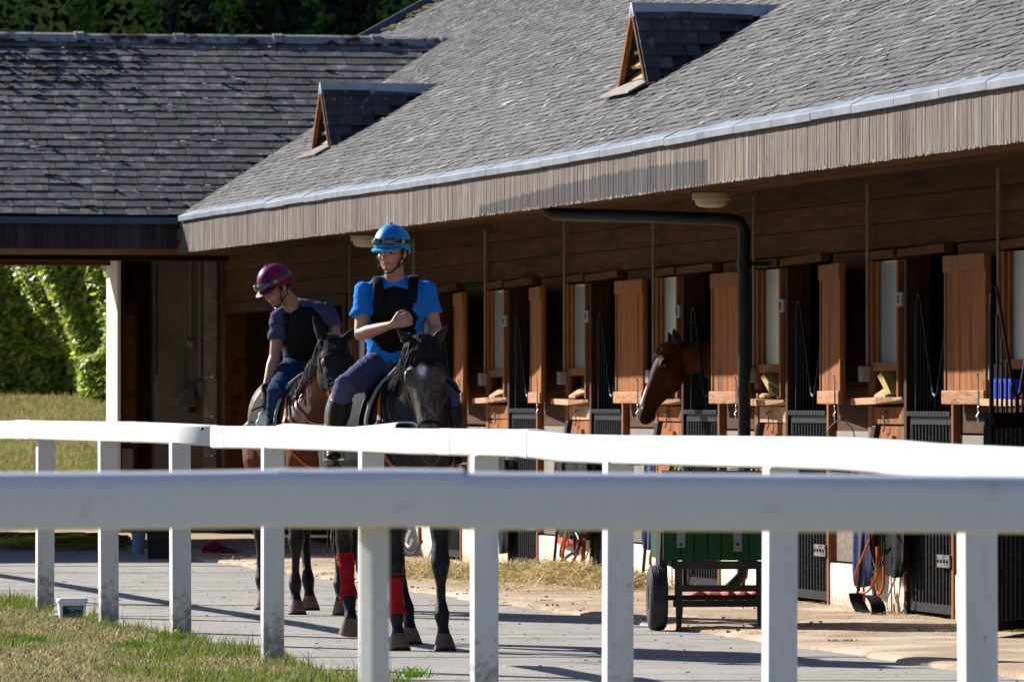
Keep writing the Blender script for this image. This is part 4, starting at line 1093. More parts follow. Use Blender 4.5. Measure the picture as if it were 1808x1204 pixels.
for dx, zb in ((-.245,.52),(.11,.495)):
    hb = cb('hinge_strap', 'grey_box', dx-.025, dx+.028, -.118, -.11, zb, .95, cart)
    for z in (.54,.64,.8): g = MB(CM); g.ell((dx, -.12, z),.009,.006,.009,n=8,k=5); g.build('bolt', 'black_metal', hb)
cb('frame_beam', 'dark_cart', x0-.02, x1+.02, -.10, -.05, .385, .435); cb('frame_beam', 'dark_cart', x0, x1, -.09, -.05, .245, .285); cb('frame_beam', 'dark_cart', x0-.02, x1+.02, -.10, -.05, .15, .19)
for sx in (x0, x1-.03): 
    cb('leg', 'dark_cart', sx-.01, sx+.035, -.10, -.055, .19, .385)
    g = MB(CM); g.hexa([(sx,-.10,.0),(sx+.028,-.10,.0),(sx+.028,-.06,.0),(sx,-.06,.0),(sx-.004,-.10,.15),(sx+.04,-.10,.15),(sx+.04,-.06,.15),(sx-.004,-.06,.15)]); g.build('leg', 'dark_cart', cart)
    cb('side_rail', 'dark_cart', sx-.005, sx+.03, -.05, .9, .39, .43)
g = MB(CM); g.hexa([(-hw+.005,-.05,.28),(-hw+.06,-.05,.28),(-hw+.06,.3,.28),(-hw+.005,.3,.28),(-hw+.02,-.05,.62),(-hw+.06,-.05,.62),(-hw+.06,.3,.62),(-hw+.02,.3,.62)]); g.build('mudguard', 'black_plastic', cart)
q = WP(1300,1062,-.5); q.z = .05; g = MB()
for k in range(6): g.loft([(q+Vector((-.32+.1*k,random.gauss(0,.05),.02)),.03,.02),(q+Vector((-.25+.1*k,random.gauss(0,.04),.045)),.05,.03),(q+Vector((-.17+.1*k,random.gauss(0,.04),.01)),.03,.02)], (0,1,0), 8)
tag(g.build('cloth', 'faded_red', smooth=True), 'faded red cloth lying on the ground behind the green cart', 'cloth')

# ------------------------------------------------------------------ tack and rugs hanging on the wall
def cloth(name, m, pxs, y_top, y_bot, yl, lab, cat, folds=4, taper=.8, th=.035):
    "hanging cloth: gathered at the top, folds running down, rounded foot"
    a = WP(pxs[0], 703, yl); b = WP(pxs[1], 703, yl); Yd = (a.y+b.y)/2; zt, zb = hz(y_top, Yd), hz(y_bot, Yd)
    nu, nv = 28, 16; vs = []; fs = []
    nrm = Vector((-c_, -s_, 0))
    for j in range(nv+1):
        v = j/nv; w = taper + (1-taper)*math.sin(min(1,v*1.2)*math.pi*.5); w *= (1-.35*max(0,(v-.85)/.15)**2)
        for i in range(nu+1):
            u = i/nu-.5; p = a.lerp(b, .5+u*w); f = math.sin(u*folds*6.283+v*1.3)*th*.5*(.5+.5*v) + math.sin(u*folds*2.6*6.28+4*v)*th*.12
            p = p + nrm*(f+th); p.z = zt+(zb-zt)*v - .04*math.cos(u*math.pi)*max(0,v-.7)
            vs.append(p)
    n0 = len(vs)
    for p in list(vs): vs.append(p - nrm*.012)
    W_ = nu+1
    for j in range(nv):
        for i in range(nu):
            q = (j*W_+i, j*W_+i+1, (j+1)*W_+i+1, (j+1)*W_+i); fs.append(q); fs.append(tuple(n0+x for x in reversed(q)))
    for j in range(nv): fs.append((j*W_, (j+1)*W_, n0+(j+1)*W_, n0+j*W_)); fs.append((j*W_+nu, n0+j*W_+nu, n0+(j+1)*W_+nu, (j+1)*W_+nu))
    for i in range(nu): fs.append((nv*W_+i, nv*W_+i+1, n0+nv*W_+i+1, n0+nv*W_+i))
    g = MB(); g.add(vs, fs); return tag(g.build(name, m, smooth=True), lab, cat)
def strap(m, pl, yl, wd, th, par, name='strap'):
    g = MB(); g.loft([(WP(px,py,yl), wd, th) for px, py in pl], (FM.to_3x3() @ Vector((1,0,0))), 8, flat=True); return g.build(name, m, par, smooth=True)
def curve(pl, n=5):
    out = []; k = len(pl)
    for i in range(k-1):
        p0, p1, p2, p3 = pl[max(i-1,0)], pl[i], pl[i+1], pl[min(i+2,k-1)]
        for t in [q/n for q in range(n)]:
            out.append(tuple(.5*((2*p1[d])+(-p0[d]+p2[d])*t+(2*p0[d]-5*p1[d]+4*p2[d]-p3[d])*t*t+(-p0[d]+3*p1[d]-3*p2[d]+p3[d])*t**3) for d in range(len(pl[0]))))
    out.append(pl[-1]); return out
def line(m, pl, yl, r, par, name='strap'):
    g = MB(); g.tube([WP(px,py,yl) for px, py in curve(pl)], r, 7); return g.build(name, m, par, smooth=True)
cloth('horse_rug', 'navy_cloth', (1512,1546), 800, 1033, -.10, 'navy quilted rug bunched on its hook beside the rightmost closed gate', 'horse rug', 3)
cloth('horse_rug', 'black_cloth', (1568,1608), 800, 1016, -.08, 'black rug hanging right beside the navy rug near the rightmost closed gate', 'horse rug', 2)
cloth('horse_rug', 'black_cloth', (982,1048), 800, 948, -.10, 'black rug hanging on the wall above the straw heap', 'horse rug', 3)
cloth('folded_cloth', 'faded_red', (986,1022), 930, 962, -.07, 'faded red pad showing under the black rug above the straw', 'cloth', 1, .95)
cloth('horse_rug', 'navy_cloth', (1144,1164), 800, 968, -.14, 'small blue cloth hanging just left of the green cart', 'cloth', 2)
cloth('horse_rug', 'black_cloth', (884,900), 800, 975, -.08, 'narrow black cloth hanging left of the second visible gate', 'cloth', 1)
cloth('horse_rug', 'navy_cloth', (1762,1786), 800, 1022, -.06, 'navy rug hanging behind the half open gate at the right edge', 'horse rug', 2)
cloth('horse_rug', 'black_cloth', (1790,1830), 800, 1030, -.06, 'black rug behind the half open gate at the right edge', 'horse rug', 2)
hb = thing('harness', WP(1540,703,-.2)*1, 'bundle of orange and black straps with a broad black girth hanging by the navy rug', 'harness'); hb.location.z = .3
line('leather_orange', [(1545,930),(1528,970),(1510,1015),(1512,1040),(1526,1046),(1538,1036),(1546,1010),(1550,965)], -.20, .008, hb)
line('leather_orange', [(1549,965),(1550,1010),(1541,1034)], -.19, .013, hb)
line('leather_orange', [(1560,975),(1560,1030),(1552,1048),(1547,1030)], -.19, .010, hb)
line('leather_black', [(1542,800),(1541,900),(1536,960),(1546,1000),(1556,985),(1558,940)], -.21, .006, hb)
line('leather_black', [(1550,800),(1552,900),(1562,960),(1556,1000),(1540,1010)], -.20, .006, hb)
line('leather_black', [(1530,800),(1536,930),(1540,1000)], -.18, .010, hb)
g = MB(); pl = curve([(1511,1050),(1514,1064),(1522,1080),(1533,1090),(1545,1093),(1551,1086),(1550,1072),(1544,1060),(1536,1054)], 4)
g.loft([(WP(px,py-3,-.22), .050, .006) for px, py in pl], Vector((-c_,-s_,0)), 8, flat=True); g.build('girth', 'leather_black', hb, smooth=True)
g = MB(); g.loft([(WP(px,py,-.19), .022,.006) for px,py in ((1524,1030),(1525,1045),(1526,1060))], FM.to_3x3() @ Vector((1,0,0)), 8, flat=True); g.build('buckle_strap', 'leather_black', hb)
g = MB(); g.loft([(WP(px,py,-.16), .03,.012) for px,py in ((1540,1020),(1544,1050),(1548,1080))], FM.to_3x3() @ Vector((1,0,0)), 8, flat=True); g.build('stirrup_leather', 'leather_black', hb)
line('pale_strap', [(1578,1018),(1580,1050),(1583,1062),(1588,1048),(1590,1014),(1600,1010)], -.09, .004, hb, 'cord')
hb = thing('harness', WP(1010,703,-.2)*1, 'tangle of orange straps hanging down to the straw heap', 'harness'); hb.location.z = .3
line('leather_orange', [(1002,935),(996,965),(994,988),(1003,997),(1012,990),(1020,975)], -.2, .012, hb)
line('leather_orange', [(1000,940),(991,965),(990,985),(999,990)], -.18, .010, hb)
line('leather_orange', [(1026,950),(1030,975),(1026,1004)], -.2, .018, hb)
line('leather_orange', [(1032,950),(1031,975),(1028,1000)], -.18, .014, hb)
line('leather_black', [(1018,940),(1024,955),(1020,970),(1004,980),(990,992),(981,1005),(978,1018)], -.24, .014, hb)
line('leather_black', [(1014,945),(1016,1010)], -.17, .010, hb)
hb = thing('harness', WP(1152,703,-.2)*1, 'single orange strap looped beside the left wheel of the cart', 'harness'); hb.location.z = .3
line('leather_orange', [(1162,930),(1157,952),(1150,975),(1148,992),(1151,1004)], -.25, .012, hb)
hb = thing('harness', WP(742,703,-.2)*1, 'orange strap and pale cord behind the dark horse by the first gate', 'harness'); hb.location.z = .3
line('leather_orange', [(741,930),(742,958)], -.2, .018, hb)
line('white_bucket', [(724,935),(717,955),(722,965),(728,950)], -.2, .010, hb)
line('leather_black', [(745,955),(735,972),(722,976),(716,970)], -.2, .012, hb)
# bucket on the hook of the fifth door leaf
q = WP(1484, 792, -.20)
t = thing('bucket', (q.x, q.y, q.z-.12), 'black bucket hung by its wire handle from a door hook', 'bucket')
BM = Matrix.Translation((q.x, q.y, q.z-.06))
g = MB(BM); g.loft([((0,0,-.14),.075,.075),((0,0,.12),.099,.099)], (1,0,0), 22, flat=True); g.build('body', 'black_plastic', t, smooth=False)
g = MB(BM); g.tube([(.101*math.cos(a),.101*math.sin(a),.122) for a in [2*math.pi*k/22 for k in range(22)]], .007, 6, closed=True); g.build('rim', 'black_plastic', t, smooth=True)
g = MB(BM); hk = [(-.095,0,.125),(-.08,0,.19),(-.035,0,.235),(0,0,.25),(.035,0,.235),(.08,0,.19),(.095,0,.125)]; g.tube(curve(hk), .004, 6); g.tube([(0,0,.25),(.003,0,.29)], .006, 6); g.build('handle', 'grey_box', t, smooth=True)
# yellow can and blue box behind the half open gate
q = at(1786,1124); q = toY(q); q.y = -.16; q.z = .04
t = thing('jerrycan', (q.x,q.y,.04), 'yellow plastic jerrycan on the ground behind the half open gate', 'jerrycan', FM)
g = MB(FM @ Matrix.Translation(q) @ Matrix.Rotation(R(72),4,'Z')); g.loft([((0,0,0),.15,.10),((0,0,.24),.15,.10),((0,0,.28),.11,.08)], (1,0,0), 20, flat=True, power=5); g.build('body', 'yellow_plastic', t, bevel=.01)
g = MB(FM @ Matrix.Translation(q) @ Matrix.Rotation(R(72),4,'Z')); g.tube([(.05,0,.28),(.05,0,.315)], .028, 12); g.build('cap', 'dark_red', t)
g = MB(FM @ Matrix.Translation(q) @ Matrix.Rotation(R(72),4,'Z')); g.tube([(-.10,0,.27),(-.09,0,.32),(-.01,0,.325),(.0,0,.28)], .012, 8); g.build('handle', 'yellow_plastic', t)
for i, (nm, lab) in enumerate((('a','blue plastic crate in the feed hatch behind the half open gate'),)):
    x0 = MOD; t = thing('crate', (x0+.42,-.06,1.448), lab, 'crate', FM)
    g = MB(FM); g.box(x0+.20,x0+.66,-.13,.03,1.449,1.46); g.build('base', 'blue_plastic', t)
    for k in range(10): g = MB(FM); a = x0+.20+k*.046; g.box(a,a+.030,-.135,-.125,1.449,1.565); g.build('slat', 'blue_plastic', t)
    g = MB(FM); g.box(x0+.20,x0+.66,-.14,-.12,1.545,1.57); g.box(x0+.20,x0+.22,-.12,.03,1.46,1.57); g.box(x0+.64,x0+.66,-.12,.03,1.46,1.57); g.build('rim', 'blue_plastic', t)
# scoops in the hatches
for i, lab in ((0,'tan feed scoop tipped in the hatch right of the bucket'),(-1,'tan feed scoop tipped in the hatch just right of the downpipe')):
    x0 = MOD*i+.10; g = MB(FM); dd = .03*(i % 2); g.hexa([(x0+.50,-.07,1.480),(x0+.62,-.07,1.478),(x0+.62,-.0,1.478),(x0+.50,-.0,1.480),(x0+.30-dd,-.08,1.60),(x0+.40-dd,-.08,1.625),(x0+.40-dd,.0,1.625),(x0+.30-dd,.0,1.60)])
    tag(g.build('feed_scoop', 'pale_yellow', bevel=.006), lab, 'scoop')
# black tools propped below the sills
for i in (-3,-2,-1,0):
    x0 = MOD*i+.06; lab = {-3:'black tool leaning under the third sill from the left',-2:'black tool leaning under the sill by the looking out horse',-1:'black tool leaning under the sill right of the downpipe',0:'black tool leaning under the sill before the rightmost closed gate'}[i]
    g = MB(FM); g.hexa([(x0+.30,-.16,.95),(x0+.40,-.16,.95),(x0+.40,-.12,.95),(x0+.30,-.12,.95),(x0+.44,-.14,1.27),(x0+.54,-.14,1.27),(x0+.54,-.10,1.27),(x0+.44,-.10,1.27)])
    g.tube([(x0+.36,-.14,.95),(x0+.33,-.22,.0)], .014, 6)
    tag(g.build('broom', 'black_plastic', bevel=.008), lab, 'tool')

# ------------------------------------------------------------------ hedge, trees, wood behind
def leaves(n, fn, name, size, colf, parent=None, kind=None, up=.5):
    vv = np.zeros((n,6,3)); cc = np.zeros((n,6,3))
    ps = [fn() for _ in range(n)]
    for i, (p, out) in enumerate(ps):
        nrm = (Vector(out) + Vector((random.gauss(0,.6),random.gauss(0,.6),random.gauss(0,.5)+up))).normalized()
        d = nrm.orthogonal(); d.rotate(Quaternion(nrm, random.random()*6.283)); d.z -= .35; d.normalize(); sd_ = nrm.cross(d).normalized()
        L = random.uniform(*size); w = L*random.uniform(.26,.42)
        q = [p-d*L*.5, p-sd_*w+d*L*-.05-nrm*w*.25, p+sd_*w+d*L*-.05-nrm*w*.25, p+d*L*.5]
        # folded leaf: two quads sharing the midrib
        m1 = p+nrm*.0
        vv[i] = [q[0], q[1], q[3], q[2], m1+d*L*.12, m1-d*L*.15]
        cc[i,:] = colf()
    idx = np.arange(n)[:,None,None]*6+np.array([[0,1,2,5],[0,5,2,3]])[None]
    return arr_mesh(name, vv.reshape(-1,3), idx.reshape(-1,4), 'leaf', parent=parent, cols=cc.reshape(-1,3), kind=kind)
def lump(x, z): return .35*math.sin(x*1.3+.5)+.3*math.sin(x*2.9+z*1.7)+.25*math.sin(z*2.3-x*.8)+.14*math.sin(x*7.3+z*5.1)
def hedge_pt():
    x = random.uniform(-12, -3) if random.random() < .25 else random.uniform(-8.6, -5.0); z = random.random()**.85*5.2
    u_ = lump(x*1.7, z)*.55 - z*.22 - abs(random.gauss(0,.22)) + .5*math.sin(min(1,z/1.4)*1.57)
    base = 100.5 - (x+6.5)*1.6 - u_*.5; x -= u_*.85
    low = max(0, .28*math.sin(x*2.2+1)) + .12
    if z < low and random.random() < .9: z += .7
    return Vector((x, base, gh(0,min(base,101))+z-.12)), Vector((-.7,-.35,.45))
hd = thing('hedge', (-6.5, 101, gh(0,101)), 'sunlit broad-leaved green bush seen through the open passage', 'bush')
def hcol():
    b = random.random(); k = random.uniform(.7,1.35)
    return (.30*k+.20*b*k, .44*k+.12*b*k, .07*k) if random.random() < .9 else (.50,.42,.14)
leaves(64000, hedge_pt, 'foliage', (.09,.18), hcol, hd, up=.8)
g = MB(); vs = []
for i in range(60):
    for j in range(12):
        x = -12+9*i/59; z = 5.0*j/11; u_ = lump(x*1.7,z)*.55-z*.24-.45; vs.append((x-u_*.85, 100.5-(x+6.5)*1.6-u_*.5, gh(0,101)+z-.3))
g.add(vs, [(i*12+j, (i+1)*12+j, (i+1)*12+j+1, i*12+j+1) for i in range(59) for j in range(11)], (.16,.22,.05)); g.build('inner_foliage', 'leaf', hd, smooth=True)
for k in range(9):
    x = -11.5+k*.95; yk = 101.3-(x+6.5)*1.6; x += .6; g = MB(); g.tube([(x,yk,1.2),(x+.1,yk-.2,2.5),(x-.1,yk+.1,4.2)], [.06,.045,.02], 6); g.build('stem', 'bark', hd)
# dry grass of the bank
def bankp():
    y = random.uniform(84, 100.5); x = random.uniform(-9.5,-3.5) ; return x, y
n = 26000; vv = np.zeros((n,6,3)); cc = np.zeros((n,6,3))
for i in range(n):
    x, y = bankp(); L = random.uniform(.03,.11); w = .006; a = random.random()*6.283; dx, dy = math.cos(a)*L*.6, math.sin(a)*L*.6; z = gh(x,y)
    for k, (t, ww) in enumerate(((0,1),(.5,.8),(1,.1))):
        vv[i,k*2] = (x+dx*t*t-w*ww, y+dy*t, z+L*t); vv[i,k*2+1] = (x+dx*t*t+w*ww, y+dy*t, z+L*t)
    f = .5+.5*math.sin(x*1.1+y*.5)*math.sin(y*1.3+1); gr = random.random() < .30+.35*f*(1 if y < 95 else .3)
    cc[i,:] = (random.uniform(.16,.24),random.uniform(.22,.30),.05) if gr else tuple(np.array((.44,.33,.15))*random.uniform(.7,1.2))
idx = np.arange(n)[:,None,None]*6+np.array([[0,1,3,2],[2,3,5,4]])[None]
arr_mesh('bank_grass', vv.reshape(-1,3), idx.reshape(-1,4), 'grass_blade', cols=cc.reshape(-1,3), kind='stuff')
# trees behind the roofs
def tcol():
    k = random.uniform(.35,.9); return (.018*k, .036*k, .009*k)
TREES = [(-9.5,110,12.5,3.3,'leftmost dark tree showing over the low roof'),(-5.6,112,13.5,3.6,'dark tree with a few sprays tinted as sunlit over the middle of the low roof'),
         (-1.8,111,13,3.5,'dark tree over the right end of the low roof'),(2.2,113,14,3.6,'dark tree behind the stable roof edge at the top')]
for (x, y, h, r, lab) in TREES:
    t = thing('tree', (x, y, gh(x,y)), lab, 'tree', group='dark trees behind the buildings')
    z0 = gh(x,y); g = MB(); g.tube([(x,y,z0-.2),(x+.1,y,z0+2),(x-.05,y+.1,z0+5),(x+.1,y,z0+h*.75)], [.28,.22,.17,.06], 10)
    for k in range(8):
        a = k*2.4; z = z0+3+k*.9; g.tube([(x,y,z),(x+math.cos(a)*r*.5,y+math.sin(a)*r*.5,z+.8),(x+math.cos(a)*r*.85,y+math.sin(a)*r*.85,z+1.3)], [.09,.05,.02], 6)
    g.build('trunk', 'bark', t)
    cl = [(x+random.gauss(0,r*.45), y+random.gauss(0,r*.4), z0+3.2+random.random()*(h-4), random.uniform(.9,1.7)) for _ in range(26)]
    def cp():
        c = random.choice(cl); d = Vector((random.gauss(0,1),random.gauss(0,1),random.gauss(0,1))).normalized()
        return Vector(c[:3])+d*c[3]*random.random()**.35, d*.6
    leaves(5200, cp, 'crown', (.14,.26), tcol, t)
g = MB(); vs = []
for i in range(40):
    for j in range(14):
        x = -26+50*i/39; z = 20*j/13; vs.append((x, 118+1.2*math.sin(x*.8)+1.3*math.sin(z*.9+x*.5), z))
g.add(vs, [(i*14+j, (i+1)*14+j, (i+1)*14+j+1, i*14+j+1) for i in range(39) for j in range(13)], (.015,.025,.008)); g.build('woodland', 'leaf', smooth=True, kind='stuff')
def wpnt():
    x = random.uniform(-16,8); z = random.uniform(5,15); return Vector((x, 116+1.0*math.sin(x*.8)+random.gauss(0,.5), z)), Vector((0,-.5,.3))
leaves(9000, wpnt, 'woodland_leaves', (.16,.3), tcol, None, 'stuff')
# sprays in brighter green, sunlight on them painted into the leaf colour
for (px, py, n_) in ((150,25,240),(265,5,150),(405,12,110),(560,40,80),(735,15,90),(690,5,60),(50,40,60)):
    c0 = P(px, py, 106); 
    def sp(): return c0+Vector((random.gauss(0,.16),random.gauss(0,.2),random.gauss(0,.30)-.0)), Vector((-.5,-.2,.4))
    tr = min([o for o in bpy.data.objects if o.name.startswith('tree') and o.type == 'EMPTY'], key=lambda o: abs(o.location.x-c0.x))
    leaves(n_, sp, 'spray', (.10,.20), lambda: (random.uniform(.07,.20), random.uniform(.17,.30), .02), tr, 'stuff', up=.9)

# ------------------------------------------------------------------ living things
def remesh(mb, voxel, smooth_it=4, frame_inv=None):
    me = bpy.data.meshes.new('tmp'); me.from_pydata([tuple(v) for v in mb.v], [], mb.f); me.update()
    o = bpy.data.objects.new('tmp', me); COL.objects.link(o)
    m = o.modifiers.new('r', 'REMESH'); m.mode = 'VOXEL'; m.voxel_size = voxel; m.use_smooth_shade = True
    if smooth_it:
        s = o.modifiers.new('s', 'SMOOTH'); s.factor = .5; s.iterations = smooth_it
    bpy.context.view_layer.update()
    out = bpy.data.meshes.new_from_object(o.evaluated_get(bpy.context.evaluated_depsgraph_get()))
    bpy.data.objects.remove(o); bpy.data.meshes.remove(me)
    return out
def finish(me, name, material, parent, colf=None, wmat=None):
    "me is in frame wmat (default world); link under parent"
    n = len(me.vertices); co = np.empty(n*3, dtype=np.float32); me.vertices.foreach_get('co', co); co = co.reshape(-1,3)
    if colf is not None:
        c = np.ones((n,4), dtype=np.float32); c[:,:3] = colf(co)
        ca = me.color_attributes.new('Col', 'FLOAT_COLOR', 'POINT'); ca.data.foreach_set('color', c.ravel())
    me.materials.clear(); me.materials.append(MATS[material])
    me.polygons.foreach_set('use_smooth', [True]*len(me.polygons))
    me.name = name; o = bpy.data.objects.new(name, me); COL.objects.link(o); o.parent = parent
    o.matrix_basis = wm(parent).inverted() @ (wmat or ID)
    return o
def blend(base, mask, col):
    return base*(1-mask[:,None]) + np.array(col)[None]*mask[:,None]
def sstep(a, b, x): t = np.clip((x-a)/(b-a), 0, 1); return t*t*(3-2*t)
def nz(co, f, s=0):
    return .5+.25*(np.sin(co[:,0]*f+s)*np.sin(co[:,1]*f*1.3+s*2)+np.sin(co[:,2]*f*.9+1.7*s)*np.sin((co[:,0]+co[:,1])*f*.7))

TRUNK = [(-1.00,1.34,.06,.08),(-.93,1.34,.15,.19),(-.78,1.33,.235,.27),(-.58,1.31,.27,.30),(-.3,1.24,.29,.33),(0,1.22,.29,.345),(.25,1.23,.265,.35),(.45,1.26,.235,.34),(.60,1.25,.19,.28),(.70,1.23,.125,.19)]
def trunk_at(x):
    for a, b in zip(TRUNK[:-1], TRUNK[1:]):
        if a[0] <= x <= b[0]:
            t = (x-a[0])/(b[0]-a[0]); return tuple(a[i]+(b[i]-a[i])*t for i in range(4))
    return TRUNK[-1]
FORE = [(.46,.12,1.15,.13),(.47,.145,.92,.098),(.49,.14,.76,.072),(.51,.135,.62,.053),(.52,.13,.555,.056),(.525,.13,.50,.062),(.52,.13,.445,.048),(.52,.13,.38,.031),(.52,.13,.29,.029),(.52,.13,.235,.043),(.525,.13,.205,.050),(.545,.13,.135,.034),(.565,.13,.075,.046)]
HIND = [(-.66,.12,1.22,.20),(-.58,.16,1.0,.155),(-.58,.165,.86,.105),(-.68,.15,.72,.066),(-.76,.145,.62,.054),(-.79,.14,.56,.056),(-.775,.14,.48,.044),(-.755,.14,.40,.035),(-.735,.14,.29,.033),(-.725,.14,.235,.044),(-.715,.14,.205,.050),(-.69,.14,.135,.035),(-.665,.14,.075,.046)]
def leg_pts(base, side, dx=0, dy=0, lift=0, tuck=0):
    out = []
    for (x, y, z, r) in base:
        t = min(1, max(0, (1.05-z)/.9))
        X = x + dx*t - tuck*max(0, (.62-z)/.5)**1.2; Z = z + lift*t
        out.append((Vector((X, side*y + dy*t, Z)), r))
    return out
HEAD = [(-.055,.066,.070,.0),(0,.094,.095,.0),(.06,.104,.112,-.008),(.12,.110,.126,-.016),(.18,.106,.134,-.024),(.25,.090,.132,-.026),(.32,.074,.112,-.012),(.39,.063,.090,.004),(.46,.060,.074,.012),(.52,.064,.068,.010),(.565,.066,.062,.004),(.60,.054,.052,-.002),(.625,.034,.038,-.006)]

def horse(name, label, loc, fwd, coatf, head, legs, neck, voxel=.0105, ear_dirs=None, ear_len=.17):
    ang = math.atan2(fwd[1], fwd[0]); HM = Matrix.Translation(Vector(loc)) @ Matrix.Rotation(ang, 4, 'Z')
    root = bpy.data.objects.new(name, None); COL.objects.link(root); root.matrix_basis = HM; tag(root, label, 'horse')
    inv = HM.inverted(); rinv = inv.to_3x3()
    poll = inv @ Vector(head['poll']); A = (rinv @ Vector(head['axis'])).normalized(); N = rinv @ Vector(head['front']); N = (N - A*N.dot(A)).normalized(); Sd = A.cross(N).normalized()
    hs = head.get('scale', 1.0)
    b = MB()
    b.loft([(Vector((x,0,z)), ry, rz_) for x, z, ry, rz_ in TRUNK], (0,1,0), 26)
    # withers, croup, shoulder and chest muscle
    b.ell((.30,0,1.50), .24, .07, .13, n=12, k=8); b.ell((-.62,0,1.50), .24,.13,.11, n=12, k=8)
    for sg in (-1,1):
        b.loft([(Vector((.30,sg*.13,1.46)),.07,.05),(Vector((.46,sg*.17,1.25)),.13,.075),(Vector((.56,sg*.14,1.05)),.11,.08),(Vector((.5,sg*.15,.90)),.07,.07)], (1,0,0), 14)
        b.ell((.63,sg*.085,1.12), .09,.09,.16, n=12, k=8)
        b.ell((-.66,sg*.13,1.18), .24,.14,.26, n=12, k=8)
    # neck
    nb = poll - N*.055 - A*(-.02); pts = [(Vector((.36,0,1.33)), .15, .26)]
    mid = neck.get('mid'); m1 = Vector((.36,0,1.33)).lerp(nb, .45) + Vector((0,0,neck.get('arch',.06))); m2 = Vector((.36,0,1.33)).lerp(nb, .8) + Vector((0,0,neck.get('arch',.06)*1.1))
    pts += [(Vector((.56,0,1.36)).lerp(m1,.25), .135, .225), (m1, .095, .165), (m2, .078, .128), (nb+A*.03, .075, .11)]
    b.loft(pts, (0,1,0) if abs(Sd.y) > .3 else Sd, 20)
    # head
    hp = [(poll + A*d*hs + N*s*hs, rw*hs, rd*hs) for d, rw, rd, s in HEAD]
    b.loft(hp, Sd, 22)
    hm = Matrix((Sd, N, A)).transposed()
    for sg in (-1, 1):
        b.ell(poll+A*.20*hs+Sd*sg*.068*hs-N*.055*hs, .040*hs,.075*hs,.10*hs, m=hm, n=12, k=8)       # cheek
        b.ell(poll+A*.155*hs+Sd*sg*.094*hs+N*.050*hs, .020*hs,.034*hs,.040*hs, m=hm, n=10, k=6)     # brow
        b.tube([poll+A*.20*hs+Sd*sg*.085*hs+N*.025*hs, poll+A*.30*hs+Sd*sg*.066*hs+N*.022*hs, poll+A*.36*hs+Sd*sg*.05*hs+N*.02*hs], [.016*hs,.014*hs,.008*hs], 8)
        b.ell(poll+A*.545*hs+Sd*sg*.043*hs+N*.038*hs, .022*hs,.026*hs,.036*hs, m=hm, n=10, k=6)     # nostril rim
    b.ell(poll+A*.60*hs-N*.025*hs, .038*hs,.034*hs,.03*hs, m=hm, n=10, k=6); b.ell(poll+A*.56*hs-N*.055*hs, .034*hs,.022*hs,.03*hs, m=hm, n=10, k=6)
    # legs
    feet = []
    for spec in legs:
        base = FORE if spec['kind'] == 'fore' else HIND
        lp_ = leg_pts(base, spec['side'], spec.get('dx',0), spec.get('dy',0), spec.get('lift',0), spec.get('tuck',0))
        b.loft([(p, r*.93, r*1.06) for p, r in lp_], (0,1,0), 14)
        k0 = [p for p, r in lp_]; kn = 5
        b.ell(k0[5]+Vector((.012 if spec['kind']=='fore' else -.03,0,0)), .035,.045,.05, n=10, k=6)
        b.ell(k0[10]+Vector((-.028,0,.0)), .022,.032,.03, n=8, k=5)
        feet.append((spec, lp_))
    me = remesh(b, voxel, 3)
    body = finish(me, 'body', head.get('coat','coat'), root, lambda co: coatf(co, poll, A, N, Sd, hs), HM)
    bv = BVHTree.FromPolygons([v.co.copy() for v in me.vertices], [tuple(p.vertices) for p in me.polygons])
    def near_pt(p, off):
        q, n_, i_, d_ = bv.find_nearest(Vector(p)); return q + n_*off
    ear_dirs = ear_dirs or [None, None]
    for sg, ed in zip((-1, 1), ear_dirs):
        e0 = poll - A*.035*hs + Sd*sg*.058*hs - N*.0; d = (rinv @ Vector(ed)).normalized() if ed else (-A + Sd*sg*.28 + N*.15).normalized()
        L = ear_len; face = (N*.6 + Sd*sg*.8); sdv = d.cross(face).normalized()
        g = MB(HM); g.loft([(e0-d*.02,.028,.026),(e0+d*L*.2,.036,.030),(e0+d*L*.45,.037,.024),(e0+d*L*.7,.026,.015),(e0+d*L*.92,.010,.007),(e0+d*L,.003,.003)], sdv, 14)
        g.build('ear', head.get('ear_mat','hair'), root, smooth=True)
        g = MB(HM); f_ = face.normalized(); f_ = (f_-d*f_.dot(d)).normalized()
        g.loft([(e0+d*L*.12+f_*.020,.018,.012),(e0+d*L*.4+f_*.016,.022,.012),(e0+d*L*.65+f_*.010,.013,.008),(e0+d*L*.85+f_*.004,.004,.004)], sdv, 10)
        g.build('ear_hollow', head.get('ear_in','brown_hair'), root, smooth=True)
        g = MB(HM); g.ell(poll+A*.165*hs+Sd*sg*.099*hs+N*.038*hs, .016*hs,.021*hs,.022*hs, m=hm, n=12, k=8); g.build('eye', 'eye_black', root, smooth=True)
        g = MB(HM); g.ell(poll+A*.552*hs+Sd*sg*.060*hs+N*.046*hs, .010*hs,.012*hs,.022*hs, m=hm, n=10, k=6); g.build('nostril', 'eye_black', root, smooth=True)
